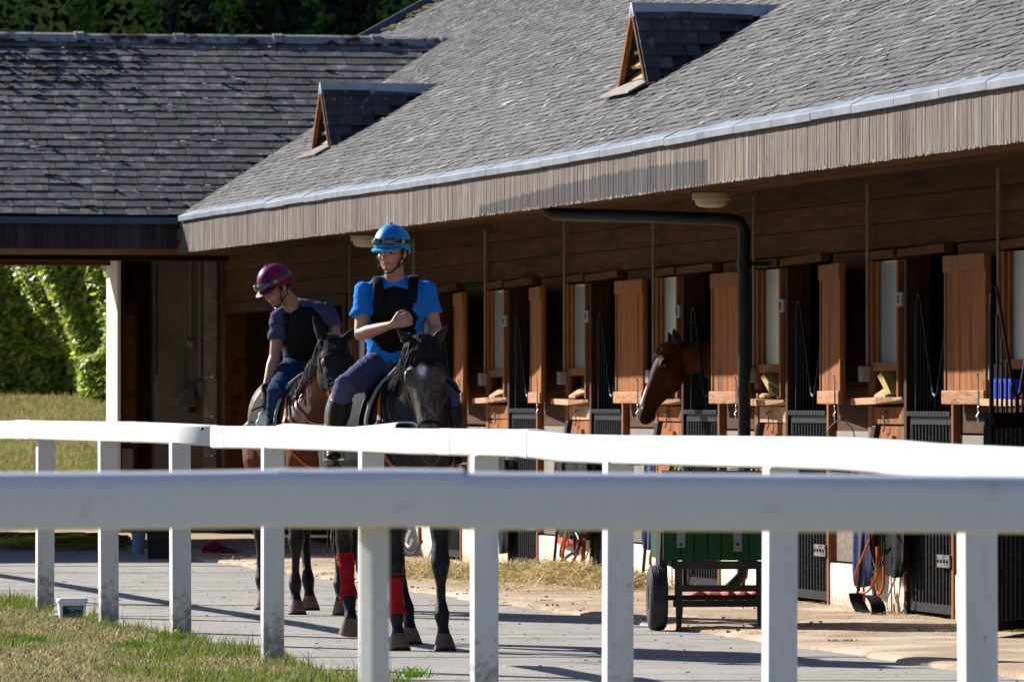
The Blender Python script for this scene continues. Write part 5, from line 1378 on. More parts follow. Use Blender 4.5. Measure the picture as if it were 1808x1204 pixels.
    for spec, lp_ in feet:
        c, r = lp_[-1]; t = spec.get('toe', 0)
        if t: d = Vector((-.25,0,-1)).normalized()
        else: d = Vector((.32,0,-1)).normalized()
        g = MB(HM); hgt = c.z if not t else .085
        end = c + d*(hgt/abs(d.z)); 
        g.loft([(c+Vector((-.01,0,.012)),.042,.046),(c+d*.012,.050,.052),(end-d*.015,.064,.066),(end,.067,.070)], (0,1,0), 18, flat=True)
        g.build('hoof', 'hoof_horn', root, smooth=True)
        if spec.get('bandage'):
            g = MB(HM); seg = [(p, r) for p, r in lp_ if .16+spec.get('lift',0) <= p.z <= .47+spec.get('lift',0)]
            g.loft([(p, r+.010+.002*(i%2), r+.011) for i, (p, r) in enumerate(seg)], (0,1,0), 18, flat=True); g.build('bandage', 'red_bandage', root, smooth=True)
            g = MB(HM); p, r = seg[0]; g.loft([(p+Vector((0,0,.012)), r+.006,r+.006),(p+Vector((0,0,-.03)), r+.012,r+.013)], (0,1,0), 16, flat=True); g.build('bandage_tie', 'leather_black', root)
    # mane: locks of hair falling from the crest
    g = MB(HM); crest = [Vector((.22,0,1.60)), pts[1][0]+Vector((-.02,0,.19)), m1+Vector((-.03,0,.13)), m2-N*.09+Vector((0,0,.06)), poll-A*.06-N*.03, poll-A*.05+N*.05]
    cr = curve([tuple(v) for v in crest], 8); ms = head.get('mane_side', -1)
    for k in range(head.get('locks', 300)):
        t = random.random()*(len(cr)-1); i = int(t); p = Vector(cr[i]).lerp(Vector(cr[min(i+1,len(cr)-1)]), t-i); fr_ = t/(len(cr)-1)
        L = random.uniform(.10,.25); q0 = near_pt(p + Vector((0,ms*.02*random.random(),.0)), .004)
        sidev = Vector((random.gauss(0,.02), ms*.07, -L*.35)) if fr_ < .93 else (N*.07+A*.08)
        q1 = near_pt(q0+sidev, .014+random.random()*.012); dn = Vector((random.gauss(0,.02), ms*.035, -L*.5)) if fr_ < .93 else (A*.09+Sd*random.gauss(0,.02))
        q2 = near_pt(q1+dn, .016+random.random()*.014); w = random.uniform(.0018,.0042)
        g.loft([(q0, w, .0015),(q1, w*1.1, .0015),(q2, w*.3, .001)], Vector((1,0,0)) if fr_ < .93 else Sd, 5, flat=True)
    g.build('mane', head.get('hair','hair'), root, smooth=True, kind='stuff')
    g = MB(HM)                                                  # tail
    for k in range(70):
        a, b_ = random.gauss(0,.03), random.gauss(0,.03); L = random.uniform(.7,.95)
        g.loft([(Vector((-.98,a*.5,1.38)),.012,.01),(Vector((-1.08+b_,a,1.25)),.014,.012),(Vector((-1.10+b_,a*1.6,.9)),.014,.012),(Vector((-1.08+b_*1.5,a*2,1.35-L)),.004,.004)], (0,1,0), 5, flat=True)
    g.build('tail', head.get('hair','hair'), root, smooth=True, kind='stuff')
    return dict(root=root, HM=HM, inv=inv, rinv=rinv, poll=poll, A=A, N=N, S=Sd, hs=hs, near=near_pt, body=body, m1=m1)

def hstrap(h, m, pts, wd, off=.006, th=.0035, name='strap', wside=None, dense=5, closed=False, local=True):
    "leather laid on the body surface; pts in the horse's frame"
    if closed: pts = list(pts)+[pts[0]]
    cp_ = [h['near'](p, off) for p in curve([tuple(p) for p in pts], dense)]
    g = MB(h['HM']); n = len(cp_); vs = []; fs = []
    for i, p in enumerate(cp_):
        t = (cp_[min(i+1,n-1)]-cp_[max(i-1,0)])
        if t.length < 1e-6: t = Vector((0,0,1))
        t.normalize(); nr = (p - h['near'](p, 0)); nr = nr.normalized() if nr.length > 1e-6 else Vector((0,0,1))
        sd_ = t.cross(nr).normalized(); up = sd_.cross(t).normalized()
        if up.dot(nr) < 0: up = -up
        for a, b_ in ((-1,0),(-.9,1),(.9,1),(1,0)): vs.append(p + sd_*a*wd + up*(b_*th-.002))
    for i in range(n-1):
        for j in range(4): fs.append((i*4+j, i*4+(j+1)%4, (i+1)*4+(j+1)%4, (i+1)*4+j))
    fs += [(3,2,1,0), tuple((n-1)*4+j for j in range(4))]
    g.add(vs, fs); return g.build(name, m, h['root'], smooth=False)
def hpt(h, d, s, n): return h['poll'] + h['A']*d*h['hs'] + h['S']*s*h['hs'] + h['N']*n*h['hs']
def bridle(h, m='leather_black', ring='silver'):
    root = h['root']
    br = hstrap(h, m, [hpt(h,.43,.08*math.cos(a),.10*math.sin(a)) for a in [2*math.pi*k/10 for k in range(10)]], .010, name='noseband', closed=True, dense=3)
    hstrap(h, m, [hpt(h,.085,-.13,.03),hpt(h,.075,-.08,.13),hpt(h,.07,0,.14),hpt(h,.075,.08,.13),hpt(h,.085,.13,.03)], .010, name='browband')
    for sg in (-1,1):
        hstrap(h, m, [hpt(h,-.03,sg*.03,-.09),hpt(h,.02,sg*.12,-.03),hpt(h,.12,sg*.13,.0),hpt(h,.25,sg*.12,-.01),hpt(h,.38,sg*.09,.01),hpt(h,.50,sg*.08,-.01)], .008, name='cheek_strap')
        hstrap(h, m, [hpt(h,-.02,sg*.04,-.08),hpt(h,.04,sg*.11,-.06),hpt(h,.14,sg*.09,-.12),hpt(h,.20,sg*.03,-.17)], .006, name='throat_strap')
        c = hpt(h,.515,sg*.066,-.012); g = MB(h['HM']); a_, n_ = h['A'], h['N']
        g.tube([c+a_*.028*math.cos(t)+n_*.028*math.sin(t) for t in [2*math.pi*k/16 for k in range(16)]], .004, 6, closed=True); g.build('bit_ring', ring, root, smooth=True)
def saddlery(h, pad_m='black_cloth', pipe='pad_piping'):
    root = h['root']
    def shell(x0, x1, amax, off, th, name, m, nx_=12, na=26, flare=0):
        g = MB(h['HM']); vs = []; fs = []
        for o_ in (0, th):
            for i in range(nx_+1):
                x = x0+(x1-x0)*i/nx_
                for j in range(na+1):
                    a = -amax+2*amax*j/na; xx = x + flare*(abs(a)/amax)**2*(.5 if i > nx_/2 else -.3)
                    q = Vector((xx, math.sin(a)*.5, 1.25+math.cos(a)*.5)); p = h['near'](q, off+o_); vs.append(p)
        W_ = na+1; n0 = (nx_+1)*W_
        for i in range(nx_):
            for j in range(na):
                q = (i*W_+j, i*W_+j+1, (i+1)*W_+j+1, (i+1)*W_+j); fs.append(tuple(n0+v for v in q)); fs.append(tuple(reversed(q)))
        for j in range(na): fs.append((j, n0+j, n0+j+1, j+1)); fs.append((nx_*W_+j, nx_*W_+j+1, n0+nx_*W_+j+1, n0+nx_*W_+j))
        for i in range(nx_): fs.append((i*W_, (i+1)*W_, n0+(i+1)*W_, n0+i*W_)); fs.append((i*W_+na, n0+i*W_+na, n0+(i+1)*W_+na, (i+1)*W_+na))
        g.add(vs, fs); o = g.build(name, m, root, smooth=True)
        rim = [vs[n0+nx_*W_+j] for j in range(W_)]; return o, rim
    pad, rim = shell(-.30, .40, 2.0, .010, .020, 'saddle_cloth', pad_m, flare=.14)
    g = MB(h['HM']); g.tube(rim, .011, 7); g.build('piping', pipe, pad, smooth=True)
    pad2, rim = shell(-.22, .30, 1.45, .026, .014, 'saddle', 'black_cloth', flare=.12)
    g = MB(h['HM']); g.tube(rim, .010, 7); g.build('piping', 'leather_black', pad2, smooth=True)
    g = MB(h['HM']); g.ell((-.20,0,1.63),.08,.14,.035,n=14,k=8); g.ell((.20,0,1.65),.07,.07,.045,n=14,k=8); g.build('seat', 'leather_black', pad2, smooth=True)
    for sg in (-1,1):
        hstrap(h, 'leather_orange', [(.36,sg*.10,1.66),(.45,sg*.24,1.50),(.55,sg*.28,1.32),(.62,sg*.25,1.15),(.70,sg*.12,1.0),(.68,sg*.0,.93)], .011, off=.009, name='breast_strap')
        hstrap(h, 'leather_black', [(.30,sg*.10,1.66),(.47,sg*.2,1.50),(.58,sg*.25,1.35),(.70,sg*.16,1.22)], .009, off=.008, name='martingale')
    hstrap(h, 'leather_black', [(.24,.35*math.sin(a),1.2-.45*math.cos(a)) for a in [-1.9+3.8*k/10 for k in range(11)]], .05, off=.008, name='girth')
def rein(h, pts, r=.007):
    g = MB(h['HM']); g.tube([Vector(p) for p in curve([tuple(p) for p in pts], 6)], r, 6); g.build('rein', 'leather_black', h['root'], smooth=True)

def dark_coat(co, poll, A, N, Sd, hs):
    n = len(co); c = np.tile(np.array([[.030,.024,.022]]), (n,1)); m = nz(co, 11, 1)
    c = blend(c, sstep(.45,.7,m)*.5, (.052,.040,.034))
    z = co[:,2]; c = blend(c, sstep(.85,.5,z)*.9, (.014,.013,.014))
    rel = co - np.array(poll)[None]; d = rel@np.array(A)/hs; nn = rel@np.array(N)/hs; ss = rel@np.array(Sd)/hs
    inh = sstep(-.05,.02,d)*sstep(-.2,-.1,nn)*(np.abs(ss) < .16)*(d < .75)
    f = inh*sstep(.02,.06,nn)
    c = blend(c, f*.75, (.070,.056,.048))
    bl = nz(co*np.array([[1.6,1,.7]]), 70, 2)*.45+nz(co, 160, 4)*.55
    c = blend(c, f*sstep(.42,.66,bl)*.6*(.35+.65*sstep(.10,.3,d)), (.20,.155,.125))
    c = blend(c, f*sstep(.30,.45,d)*sstep(.07,.02,np.abs(ss))*sstep(.42,.6,bl)*.8, (.30,.24,.20))
    star = np.exp(-((d-.130)/.034)**2-((ss-.012)/.017)**2)*(.6+.7*bl); c = blend(c, f*np.clip(star*3.4,0,1), (.85,.82,.78))
    c = blend(c, inh*sstep(.50,.58,d)*.7, (.022,.019,.019))
    return c
def bay_coat(co, poll, A, N, Sd, hs, face=(.13,.040,.016), star=False):
    n = len(co); c = np.tile(np.array([[.14,.038,.011]]), (n,1)); m = nz(co, 9, 3)
    c = blend(c, sstep(.4,.75,m)*.5, (.21,.062,.020))
    z = co[:,2]; c = blend(c, sstep(.80,.60,z), (.015,.011,.010))
    rel = co - np.array(poll)[None]; d = rel@np.array(A)/hs; nn = rel@np.array(N)/hs; ss = rel@np.array(Sd)/hs
    inh = sstep(-.05,.02,d)*(np.abs(ss) < .17)*(d < .75)*(nn > -.25)
    c = blend(c, inh*sstep(.50,.60,d)*.92, (.028,.018,.016))
    c = blend(c, inh*sstep(.09,.05,np.abs(ss))*sstep(.05,.1,nn)*sstep(.35,.0,d)*.3, (.06,.025,.014))
    if star:
        w = np.exp(-((ss)/.013)**2)*sstep(.05,.075,nn)*sstep(.34,.40,d)*sstep(.52,.49,d); c = blend(c, np.clip(inh*w*2,0,1), (.85,.82,.80))
        eye = np.exp(-((d-.165)/.05)**2-((nn-.036)/.035)**2); c = blend(c, inh*np.clip(eye*1.3,0,.9), (.02,.012,.010))
    return c

# horse A: the dark one nearest
fA = Vector((.26,-.966,0)).normalized(); oA = (-.69, 39.72, 0)
A_ = horse('horse', 'near black horse with a small white star walking towards the camera under the blue-helmeted rider', oA, fA, dark_coat,
    dict(poll=P(747,619,38.75), axis=(.075,-.30,-.95), front=(-.03,-.96,.28), scale=1.06, ear_mat='hair', ear_in='brown_hair', mane_side=-1, locks=1300),
    [dict(kind='fore', side=1, dx=.10, dy=.0), dict(kind='fore', side=-1, dx=-.02, dy=.02, bandage=1), dict(kind='hind', side=1, dx=.30, dy=.05), dict(kind='hind', side=-1, dx=.16, dy=.02, lift=.065, tuck=.06, toe=1, bandage=1)],
    dict(arch=.05), ear_dirs=[(.62,-.1,.75),(-.60,-.15,.70)], ear_len=.135)
# horse B: the bay behind, in a black hood
fB = Vector((.22,-.975,0)).normalized(); oB = (-1.42, 46.1, 0)
B_ = horse('horse', 'bay horse in a black blinker hood walking behind under the maroon-helmeted rider', oB, fB, bay_coat,
    dict(poll=P(588,612,45.1), axis=(.13,-.50,-.85), front=(.30,-.80,.5), scale=1.0, ear_mat='hood_cloth', ear_in='hood_cloth', mane_side=-1, locks=800),
    [dict(kind='fore', side=1, dx=.12), dict(kind='fore', side=-1, dx=-.12), dict(kind='hind', side=1, dx=.2), dict(kind='hind', side=-1, dx=-.05)],
    dict(arch=.04), ear_dirs=[(.80,.0,.65),(-.38,0,.9)], ear_len=.19)
# horse C: looking out of its box
q = toY(Vector((0,0,0)))
boxc = FM @ Vector((MOD*-2+1.56, 1.02, 0)); fC = Vector((-c_, -s_, 0))
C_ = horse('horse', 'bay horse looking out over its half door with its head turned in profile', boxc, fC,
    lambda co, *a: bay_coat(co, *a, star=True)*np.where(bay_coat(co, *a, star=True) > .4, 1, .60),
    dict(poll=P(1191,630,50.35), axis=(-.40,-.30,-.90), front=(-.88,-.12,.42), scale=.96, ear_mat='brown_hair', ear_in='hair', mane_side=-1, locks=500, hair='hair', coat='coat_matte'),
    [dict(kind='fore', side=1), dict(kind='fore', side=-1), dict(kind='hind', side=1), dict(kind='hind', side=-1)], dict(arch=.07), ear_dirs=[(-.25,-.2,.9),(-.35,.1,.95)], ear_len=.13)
C_['root'].location.z = .045
for h in (A_, B_):
    bridle(h); saddlery(h)
# loose forelock of horse A
g = MB(A_['HM'])
for k in range(420):
    s0 = random.gauss(0,.035); q0 = A_['near'](hpt(A_,-.05,s0,.03), .01); q1 = A_['near'](hpt(A_,.03,s0*1.5+random.gauss(0,.015),.12), .012+random.random()*.012); q2 = A_['near'](hpt(A_,random.uniform(.06,.13),s0*1.9+.01+random.gauss(0,.02),.13), .010+random.random()*.014)
    w = random.uniform(.0015,.0035); g.loft([(q0,w,.003),(q1,w,.003),(q2,w*.3,.0015)], A_['S'], 5, flat=True)
g.build('forelock', 'hair', A_['root'], smooth=True, kind='stuff')
# hood of horse B: a close shell over the head with eye openings
h = B_; g = MB(h['HM']); vs = []; fs = []; nd, na = 30, 44; keep = {}
for i in range(nd+1):
    d = -.055+.40*i/nd
    for j in range(na):
        a = 2*math.pi*j/na; q = hpt(h, d, .17*math.cos(a), .19*math.sin(a)-.02); vs.append(h['near'](q, .006+.0015*math.sin(i*2.2)))
for i in range(nd):
    for j in range(na):
        c0 = (vs[i*na+j]+vs[(i+1)*na+(j+1)%na])*.5; rel = c0-h['poll']; d = rel.dot(h['A']); s2 = abs(rel.dot(h['S'])); n2 = rel.dot(h['N'])
        if s2 > .055 and ((d-.168)/.052)**2+((n2-.03)/.05)**2 < 1: continue
        if n2 < -.11: continue
        fs.append((i*na+j, i*na+(j+1)%na, (i+1)*na+(j+1)%na, (i+1)*na+j))
g.add(vs, fs); ho = g.build('hood', 'hood_cloth', h['root'], smooth=True); so = ho.modifiers.new('s', 'SOLIDIFY'); so.thickness = .003; so.offset = 1
# reins
for h, hands in ((A_, (P(735,612,39.2), P(765,612,39.25))), (B_, (P(598,600,45.7), P(590,606,45.6)))):
    for sg, w_ in zip((-1,1), hands):
        hl = h['inv'] @ w_; c = hpt(h,.515,sg*.07,-.02); n1 = h['near'](Vector((.62,sg*.22,1.42)), .02)
        rein(h, [c, c.lerp(n1,.5)+Vector((0,sg*.03,-.10)), n1, n1.lerp(hl,.5), hl])
c = hpt(B_,.52,-.07,-.03); rein(B_, [c, c+Vector((-.03,-.02,-.12)), c+Vector((-.12,.0,-.25)), c+Vector((-.25,.05,-.32))], .006)

# ------------------------------------------------------------------ riders
def hand(b, wrist, d, palm, side, curl, s=1.0, thumb_up=.6):
    "hand skinned into body mesh builder b: palm and five fingers. d along the hand, palm = palm normal, side = towards the thumb"
    d = d.normalized(); palm = (palm-d*palm.dot(d)).normalized(); th = d.cross(palm).normalized()*side
    b.loft([(wrist, .026*s, .020*s),(wrist+d*.03*s,.034*s,.017*s),(wrist+d*.06*s,.041*s,.016*s),(wrist+d*.088*s,.040*s,.014*s)], th, 12)
    L = [(.030,.024,.019),(.038,.027,.021),(.041,.029,.022),(.037,.026,.020)]; pos = [.030,.011,-.010,-.030]
    for k, off in enumerate((3,2,1,0)):       # little .. index
        l = L[k]; p = wrist + d*(.083+(.004 if k in (1,2) else 0))*s - th*(-pos[3-k])*s if False else wrist + d*.084*s + th*(-.030+.020*k)*s
        ang = 0; pts_ = [p - d*.02*s, p]; 
        for q, ln in enumerate(l):
            ang += curl*(.75,1.0,.7)[q]; v = d*math.cos(ang)+palm*math.sin(ang); p = p + v*ln*s*(1.05 if k in (1,2) else .95); pts_.append(p)
        b.tube(pts_, [.0095*s,.0092*s,.0088*s,.0082*s,.007*s], 8)
    p = wrist + d*.025*s + th*.028*s; v = (d*.65+th*.6+palm*.35).normalized(); p1 = p+v*.036*s; v2 = (d*.75+th*(.1)+palm*.6).normalized() if curl > .5 else (d*.9+th*.3+palm*.2).normalized()
    p2 = p1+v2*.030*s; p3 = p2+(v2-th*.5).normalized()*.024*s
    b.tube([p-v*.012*s, p, p1, p2, p3], [.014*s,.0135*s,.0115*s,.010*s,.008*s], 8)

def head_geo(b, o, F, U, s=1.0):
    "o = chin-height centre of the skull base; F face direction, U up"
    F = F.normalized(); U = (U-F*U.dot(F)).normalized(); X = F.cross(U).normalized(); m = Matrix((X,F,U)).transposed()
    def q(x, y, z): return o + X*x*s + F*y*s + U*z*s
    b.ell(q(0,.002,.135), .076*s,.096*s,.092*s, m=m, n=16, k=12); b.ell(q(0,.030,.075), .066*s,.070*s,.080*s, m=m, n=16, k=12)
    b.loft([(q(0,.035,.06),.060*s,.055*s),(q(0,.050,.028),.050*s,.044*s),(q(0,.062,.006),.032*s,.028*s)], X, 14)
    b.ell(q(0,.080,.006), .020*s,.014*s,.014*s, m=m, n=10, k=6)
    b.tube([q(0,.090,.104),q(0,.103,.085),q(0,.114,.066),q(0,.108,.058)], [.008*s,.010*s,.013*s,.009*s], 10)
    for sg in (-1,1):
        b.ell(q(sg*.012,.098,.062), .009*s,.011*s,.008*s, m=m, n=8, k=5)
        b.ell(q(sg*.038,.070,.070), .024*s,.020*s,.022*s, m=m, n=10, k=6)
        b.tube([q(sg*.050,.076,.112),q(sg*.03,.090,.114),q(sg*.010,.094,.110)], [.009*s,.010*s,.008*s], 8)
        b.ell(q(sg*.078,-.004,.085), .010*s,.018*s,.030*s, m=m, n=10, k=6)
        b.tube([q(sg*.054,.02,.03),q(sg*.036,.05,.008),q(sg*.012,.072,.0)], [.016*s,.015*s,.012*s], 8)
    b.ell(q(0,.094,.038), .022*s,.010*s,.0065*s, m=m, n=10, k=6); b.ell(q(0,.092,.028), .019*s,.010*s,.007*s, m=m, n=10, k=6)
    return q, m, X

def skin_col(q, F, U, X, o, base, lip, stub=0.0):
    def f(co):
        n = len(co); c = np.tile(np.array([base]), (n,1)); m = nz(co, 40, 2); c = blend(c, sstep(.4,.8,m)*.3, tuple(np.array(base)*np.array((1.08,.88,.82))))
        rel = co-np.array(o)[None]; x = rel@np.array(X); y = rel@np.array(F); z = rel@np.array(U)
        hd_ = (np.abs(x) < .1)*(y > .02)*(z > -.05)*(z < .2)
        brow = np.exp(-((z-.116+.25*(np.abs(x)-.03)**2*20)/.006)**2)*sstep(.006,.014,np.abs(x))*sstep(.062,.052,np.abs(x))*(y > .06); c = blend(c, hd_*np.clip(brow*1.3,0,.95), (.015,.008,.006))
        lp2 = np.exp(-((z-.033)/.008)**2)*sstep(.026,.018,np.abs(x))*(y > .085); c = blend(c, hd_*np.clip(lp2,0,.8), lip)
        sock = np.exp(-((z-.093)/.013)**2-((np.abs(x)-.033)/.018)**2)*(y > .06); c = blend(c, hd_*sock*.45, tuple(np.array(base)*.45))
        ear = np.exp(-((np.abs(x)-.08)/.02)**2)*(np.abs(y) < .04)*(z > .04)*(z < .13); c = blend(c, np.clip(ear,0,.5), (.55,.20,.14))
        ch = np.exp(-((z-.06)/.03)**2)*(y > .05); c = blend(c, hd_*ch*.18, (.60,.20,.15))
        if stub:
            st = sstep(.055,.02,z)*(z > -.06)*(y > .0)*(np.abs(x) < .08); c = blend(c, st*stub, (.10,.065,.05))
        return c
    return f
def helmet(par, q, m, X, F, U, shellmat, colf, parts, s=1.0, tilt=0):
    "silk covered riding helmet with goggles; q maps head coordinates"
    g = MB(); n, k = 40, 14; vs = []; fs = []; C = (0,-.004,.140); rx, ry, rz_ = .105, .124, .118; cols = []
    for i in range(k+1):
        ph = (math.pi*.5+.30)*i/k
        for j in range(n):
            a = 2*math.pi*j/n; rr = math.sin(min(ph, math.pi*.5)) if ph < math.pi*.5 else 1-.12*(ph-math.pi/2)
            z = C[2]+rz_*math.cos(ph)
            if math.sin(a) > .2: z = max(z, .118)
            back = max(0, -math.sin(a)); z -= (.030*back if i == k else 0)
            vs.append(q(C[0]+rx*rr*math.cos(a), C[1]+ry*rr*math.sin(a), z)); 
    for i in range(k):
        for j in range(n): fs.append((i*n+j, (i+1)*n+j, (i+1)*n+(j+1)%n, i*n+(j+1)%n))
    g.add(vs, fs)
    for i in range(k+1):
        for j in range(n): g.att[i*n+j] = colf(2*math.pi*j/n)
    sh = g.build('helmet', shellmat, par, smooth=True, attname='Col'); md = sh.modifiers.new('s','SOLIDIFY'); md.thickness = .008; md.offset = -1
    g = MB(); g.ell(q(0,-.004,.262), .010,.010,.006, n=10, k=5); g.att = {i: colf(0) for i in range(len(g.v))}; g.build('button', shellmat, sh, smooth=True, attname='Col')
    # peak
    g = MB(); vs = []; fs = []; na, nr = 20, 5
    for t_ in (0, -.006):
        for i in range(nr+1):
            for j in range(na+1):
                a = math.pi*(.14+.72*j/na); e = i/nr; w = math.sin(math.pi*j/na)**.6
                vs.append(q((rx+.002)*math.cos(a)*(1+.04*e*w), C[1]+(ry+.002)*math.sin(a)+.048*e*w, .124-.016*e*w+t_))
    W_ = na+1; n0 = (nr+1)*W_
    for i in range(nr):
        for j in range(na): p_ = (i*W_+j, i*W_+j+1, (i+1)*W_+j+1, (i+1)*W_+j); fs.append(p_); fs.append(tuple(n0+v for v in reversed(p_)))
    for j in range(na): fs.append((nr*W_+j, nr*W_+j+1, n0+nr*W_+j+1, n0+nr*W_+j))
    g.add(vs, fs); g.att = {i: tuple(x*.9 for x in colf(1.5)) for i in range(len(vs))}; g.build('peak', shellmat, sh, smooth=True, attname='Col')
    g = MB(); g.loft([(q(0,C[1],.146),rx+.004,ry+.004),(q(0,C[1],.170),rx+.003,ry+.003)], X, 36, flat=True) if False else None
    # goggle strap sloping to the back
    vs = []; fs = []; n = 44
    for j in range(n):
        a = 2*math.pi*j/n; zz = .152 + .012*math.sin(a)
        for dz, rr in ((-.011,1.045),(.011,1.035),(.011,.99),(-.011,.99)): 
            ex = math.sqrt(max(0.05, 1-((zz+dz-C[2])/rz_)**2)); vs.append(q(rx*rr*ex*math.cos(a), C[1]+ry*rr*ex*math.sin(a), zz+dz))
    for j in range(n):
        for t_ in range(4): fs.append((j*4+t_, j*4+(t_+1)%4, ((j+1)%n)*4+(t_+1)%4, ((j+1)%n)*4+t_))
    g = MB(); g.add(vs, fs); st = g.build('goggle_strap', 'leather_black', sh, smooth=True)
    if parts.get('stripe'):
        for dz in (-.007,.007):
            g = MB(); g.tube([q((rx+.006)*math.cos(a), C[1]+(ry+.006)*math.sin(a), .152+.012*math.sin(a)+dz) for a in [2*math.pi*j/44 for j in range(44)]], .0018, 5, closed=True); g.build('strap_stripe', 'pale_strap', sh, smooth=True)
    g = MB()
    for sg in (-1,1):
        g.loft([(q(sg*.012,ry+.018,.160),.014,.010),(q(sg*.035,ry+.010,.160),.023,.012),(q(sg*.062,ry-.012,.158),.021,.012),(q(sg*.080,ry-.038,.156),.015,.010)], U, 14)
    lens = g.build('goggles', 'lens', sh, smooth=True)
    g = MB()
    for sg in (-1,1): c0 = q(sg*.096, ry-.075, .156); g.ell(c0, .013,.013,.013, n=12, k=6)
    g.build('badge', 'gold', sh, smooth=True)
    # chin straps and cup
    for sg in (-1,1):
        g = MB(); g.tube([q(sg*.088,.028,.125),q(sg*.078,.040,.07),q(sg*.060,.055,.015),q(sg*.030,.070,-.020),q(0,.080,-.026)], .0045, 6); g.build('chin_strap', 'leather_black', sh, smooth=True)
        g = MB(); g.tube([q(sg*.088,-.04,.12),q(sg*.085,-.005,.04),q(sg*.062,.050,.012)], .004, 6); g.build('chin_strap', 'leather_black', sh, smooth=True)
        g = MB(); g.ell(q(sg*.066,.050,.014), .008,.010,.010, n=8, k=5); g.build('buckle', 'dark_red', sh, smooth=True)
    return sh

def rider(spec):
    root = bpy.data.objects.new('person', None); COL.objects.link(root); Yd = spec['Y']; k0 = spec['pelvis']; root.location = (k0.x, k0.y, 0); tag(root, spec['label'], 'person')
    J = spec['J']; side = spec['side']
    b = MB(); F, U, o = spec['F'].normalized(), spec['U'], J['head']
    U = (U-F*U.dot(F)).normalized()
    q, m, X = head_geo(b, o, F, U, 1.0)
    b.loft([(J['neck']-Vector((0,0,.03)),.066,.060),(J['neck'].lerp(o,.5)+Vector((0,0,.02)),.056,.056),(o+U*.05-F*.01,.055,.058)], side, 14)
    tor = spec['torso']        # list of (centre, rw, rd)
    b.loft(tor, side, 20)
    for s in ('L','R'):
        sh, el, wr = J['sh'+s], J['el'+s], J['wr'+s]
        b.loft([(sh,.056,.056),(sh.lerp(el,.35),.050,.050),(sh.lerp(el,.8),.041,.042),(el,.039,.040),(el.lerp(wr,.25),.043,.041),(el.lerp(wr,.6),.034,.033),(wr,.025,.021)], side, 14)
        hd_ = spec['hand'+s]; hand(b, wr, *hd_)
        hp_, kn, an = J['hip'+s], J['kn'+s], J['an'+s]
        b.loft([(hp_,.085,.085),(hp_.lerp(kn,.5),.072,.072),(kn,.056,.056),(kn.lerp(an,.35),.055,.055),(an,.034,.036)], side, 14)
        b.loft([(an,.034,.036),(an+Vector((0,-.05,-.05)),.040,.034),(an+Vector((0,-.14,-.075)),.042,.026)], (1,0,0), 12)
    me = remesh(b, .0062, 2); finish(me, 'body', 'skin', root, skin_col(q, F, U, X, o, spec['skin'], (.42,.13,.10), spec.get('stub',0)))
    for sg in (-1,1):
        g = MB(); g.ell(q(sg*.032,.0835,.0925), .0125,.008,.0065, m=m, n=10, k=6); g.build('eye', 'eye_black', root, smooth=True)
    g = MB(); g.ell(q(0,-.03,.10), .083,.080,.062, m=m, n=18, k=10)
    for sg in (-1,1): g.ell(q(sg*.079,.020,.108), .008,.018,.035, m=m, n=8, k=6)
    g.build('hair', 'brown_hair', root, smooth=True)
    helmet(root, q, m, X, F, U, spec['silk'], spec['silkf'], spec)
    # shirt
    b = MB(); b.loft([(c, rw+.014, rd+.014) for c, rw, rd in tor[:-1]]+[(tor[-1][0], tor[-1][1]+.012, tor[-1][2]+.012)], side, 24, flat=False)
    for s in ('L','R'):
        sh, el = J['sh'+s], J['el'+s]; e = spec.get('sleeve', .62)
        b.loft([(sh+(sh-el).normalized()*.005,.060,.062),(sh.lerp(el,.2),.064,.064),(sh.lerp(el,.4),.064,.062),(sh.lerp(el,e),.069,.063)], side, 18, flat=True)
        b.ell(sh, .064,.062,.060, n=14, k=8); b.loft([(sh.lerp(J['neck'],.1),.05,.05),(sh.lerp(J['neck'],.55)+Vector((0,0,.008)),.05,.055),(J['neck']-Vector((0,0,.01)),.06,.06)], (0,1,0), 12)
    me = remesh(b, .009, 2)
    # creases: shallow folds pressed into the cloth
    co = np.empty(len(me.vertices)*3, dtype=np.float32); me.vertices.foreach_get('co', co); co = co.reshape(-1,3); no = np.empty(len(me.vertices)*3, dtype=np.float32); me.vertices.foreach_get('normal', no); no = no.reshape(-1,3)
    f = np.sin(co[:,0]*38+np.sin(co[:,2]*26)*1.6+co[:,2]*22)*np.sin(co[:,2]*17+co[:,0]*9+2)*.0068 + (1-np.abs(np.sin(co[:,2]*62+co[:,0]*34+1.8*np.sin(co[:,0]*23+co[:,2]*11))))**2*.008*(.3+.7*nz(co,17,3)) + (1-np.abs(np.sin(co[:,2]*44-co[:,0]*58+1.5*np.sin(co[:,2]*19))))**3*.006*nz(co,21,5)
    co = co+no*f[:,None]; me.vertices.foreach_set('co', co.ravel()); me.update()
    finish(me, 'shirt', spec['shirt'], root)
    # body protector
    b = MB(); vt = spec['vest']; b.loft([(c, rw, rd) for c, rw, rd in vt], side, 24)
    me = remesh(b, .009, 2); v_ = finish(me, 'body_protector', 'vest', root)
    for s in ('L','R'):
        g = MB(); g.loft([(p, .030, .010) for p in spec['vstrap'+s]], side, 12); g.build('shoulder_strap', 'vest', v_, smooth=True)
    # collar
    if spec.get('collar'):
        g = MB(); g.loft([(J['neck']+Vector((0,0,-.005)),.072,.068),(J['neck']+Vector((0,0,.02))+(o-J['neck'])*.25,.064,.062)], side, 18, flat=True); g.build('collar', spec['shirt'], root, smooth=True)
    # legs
    b = MB()
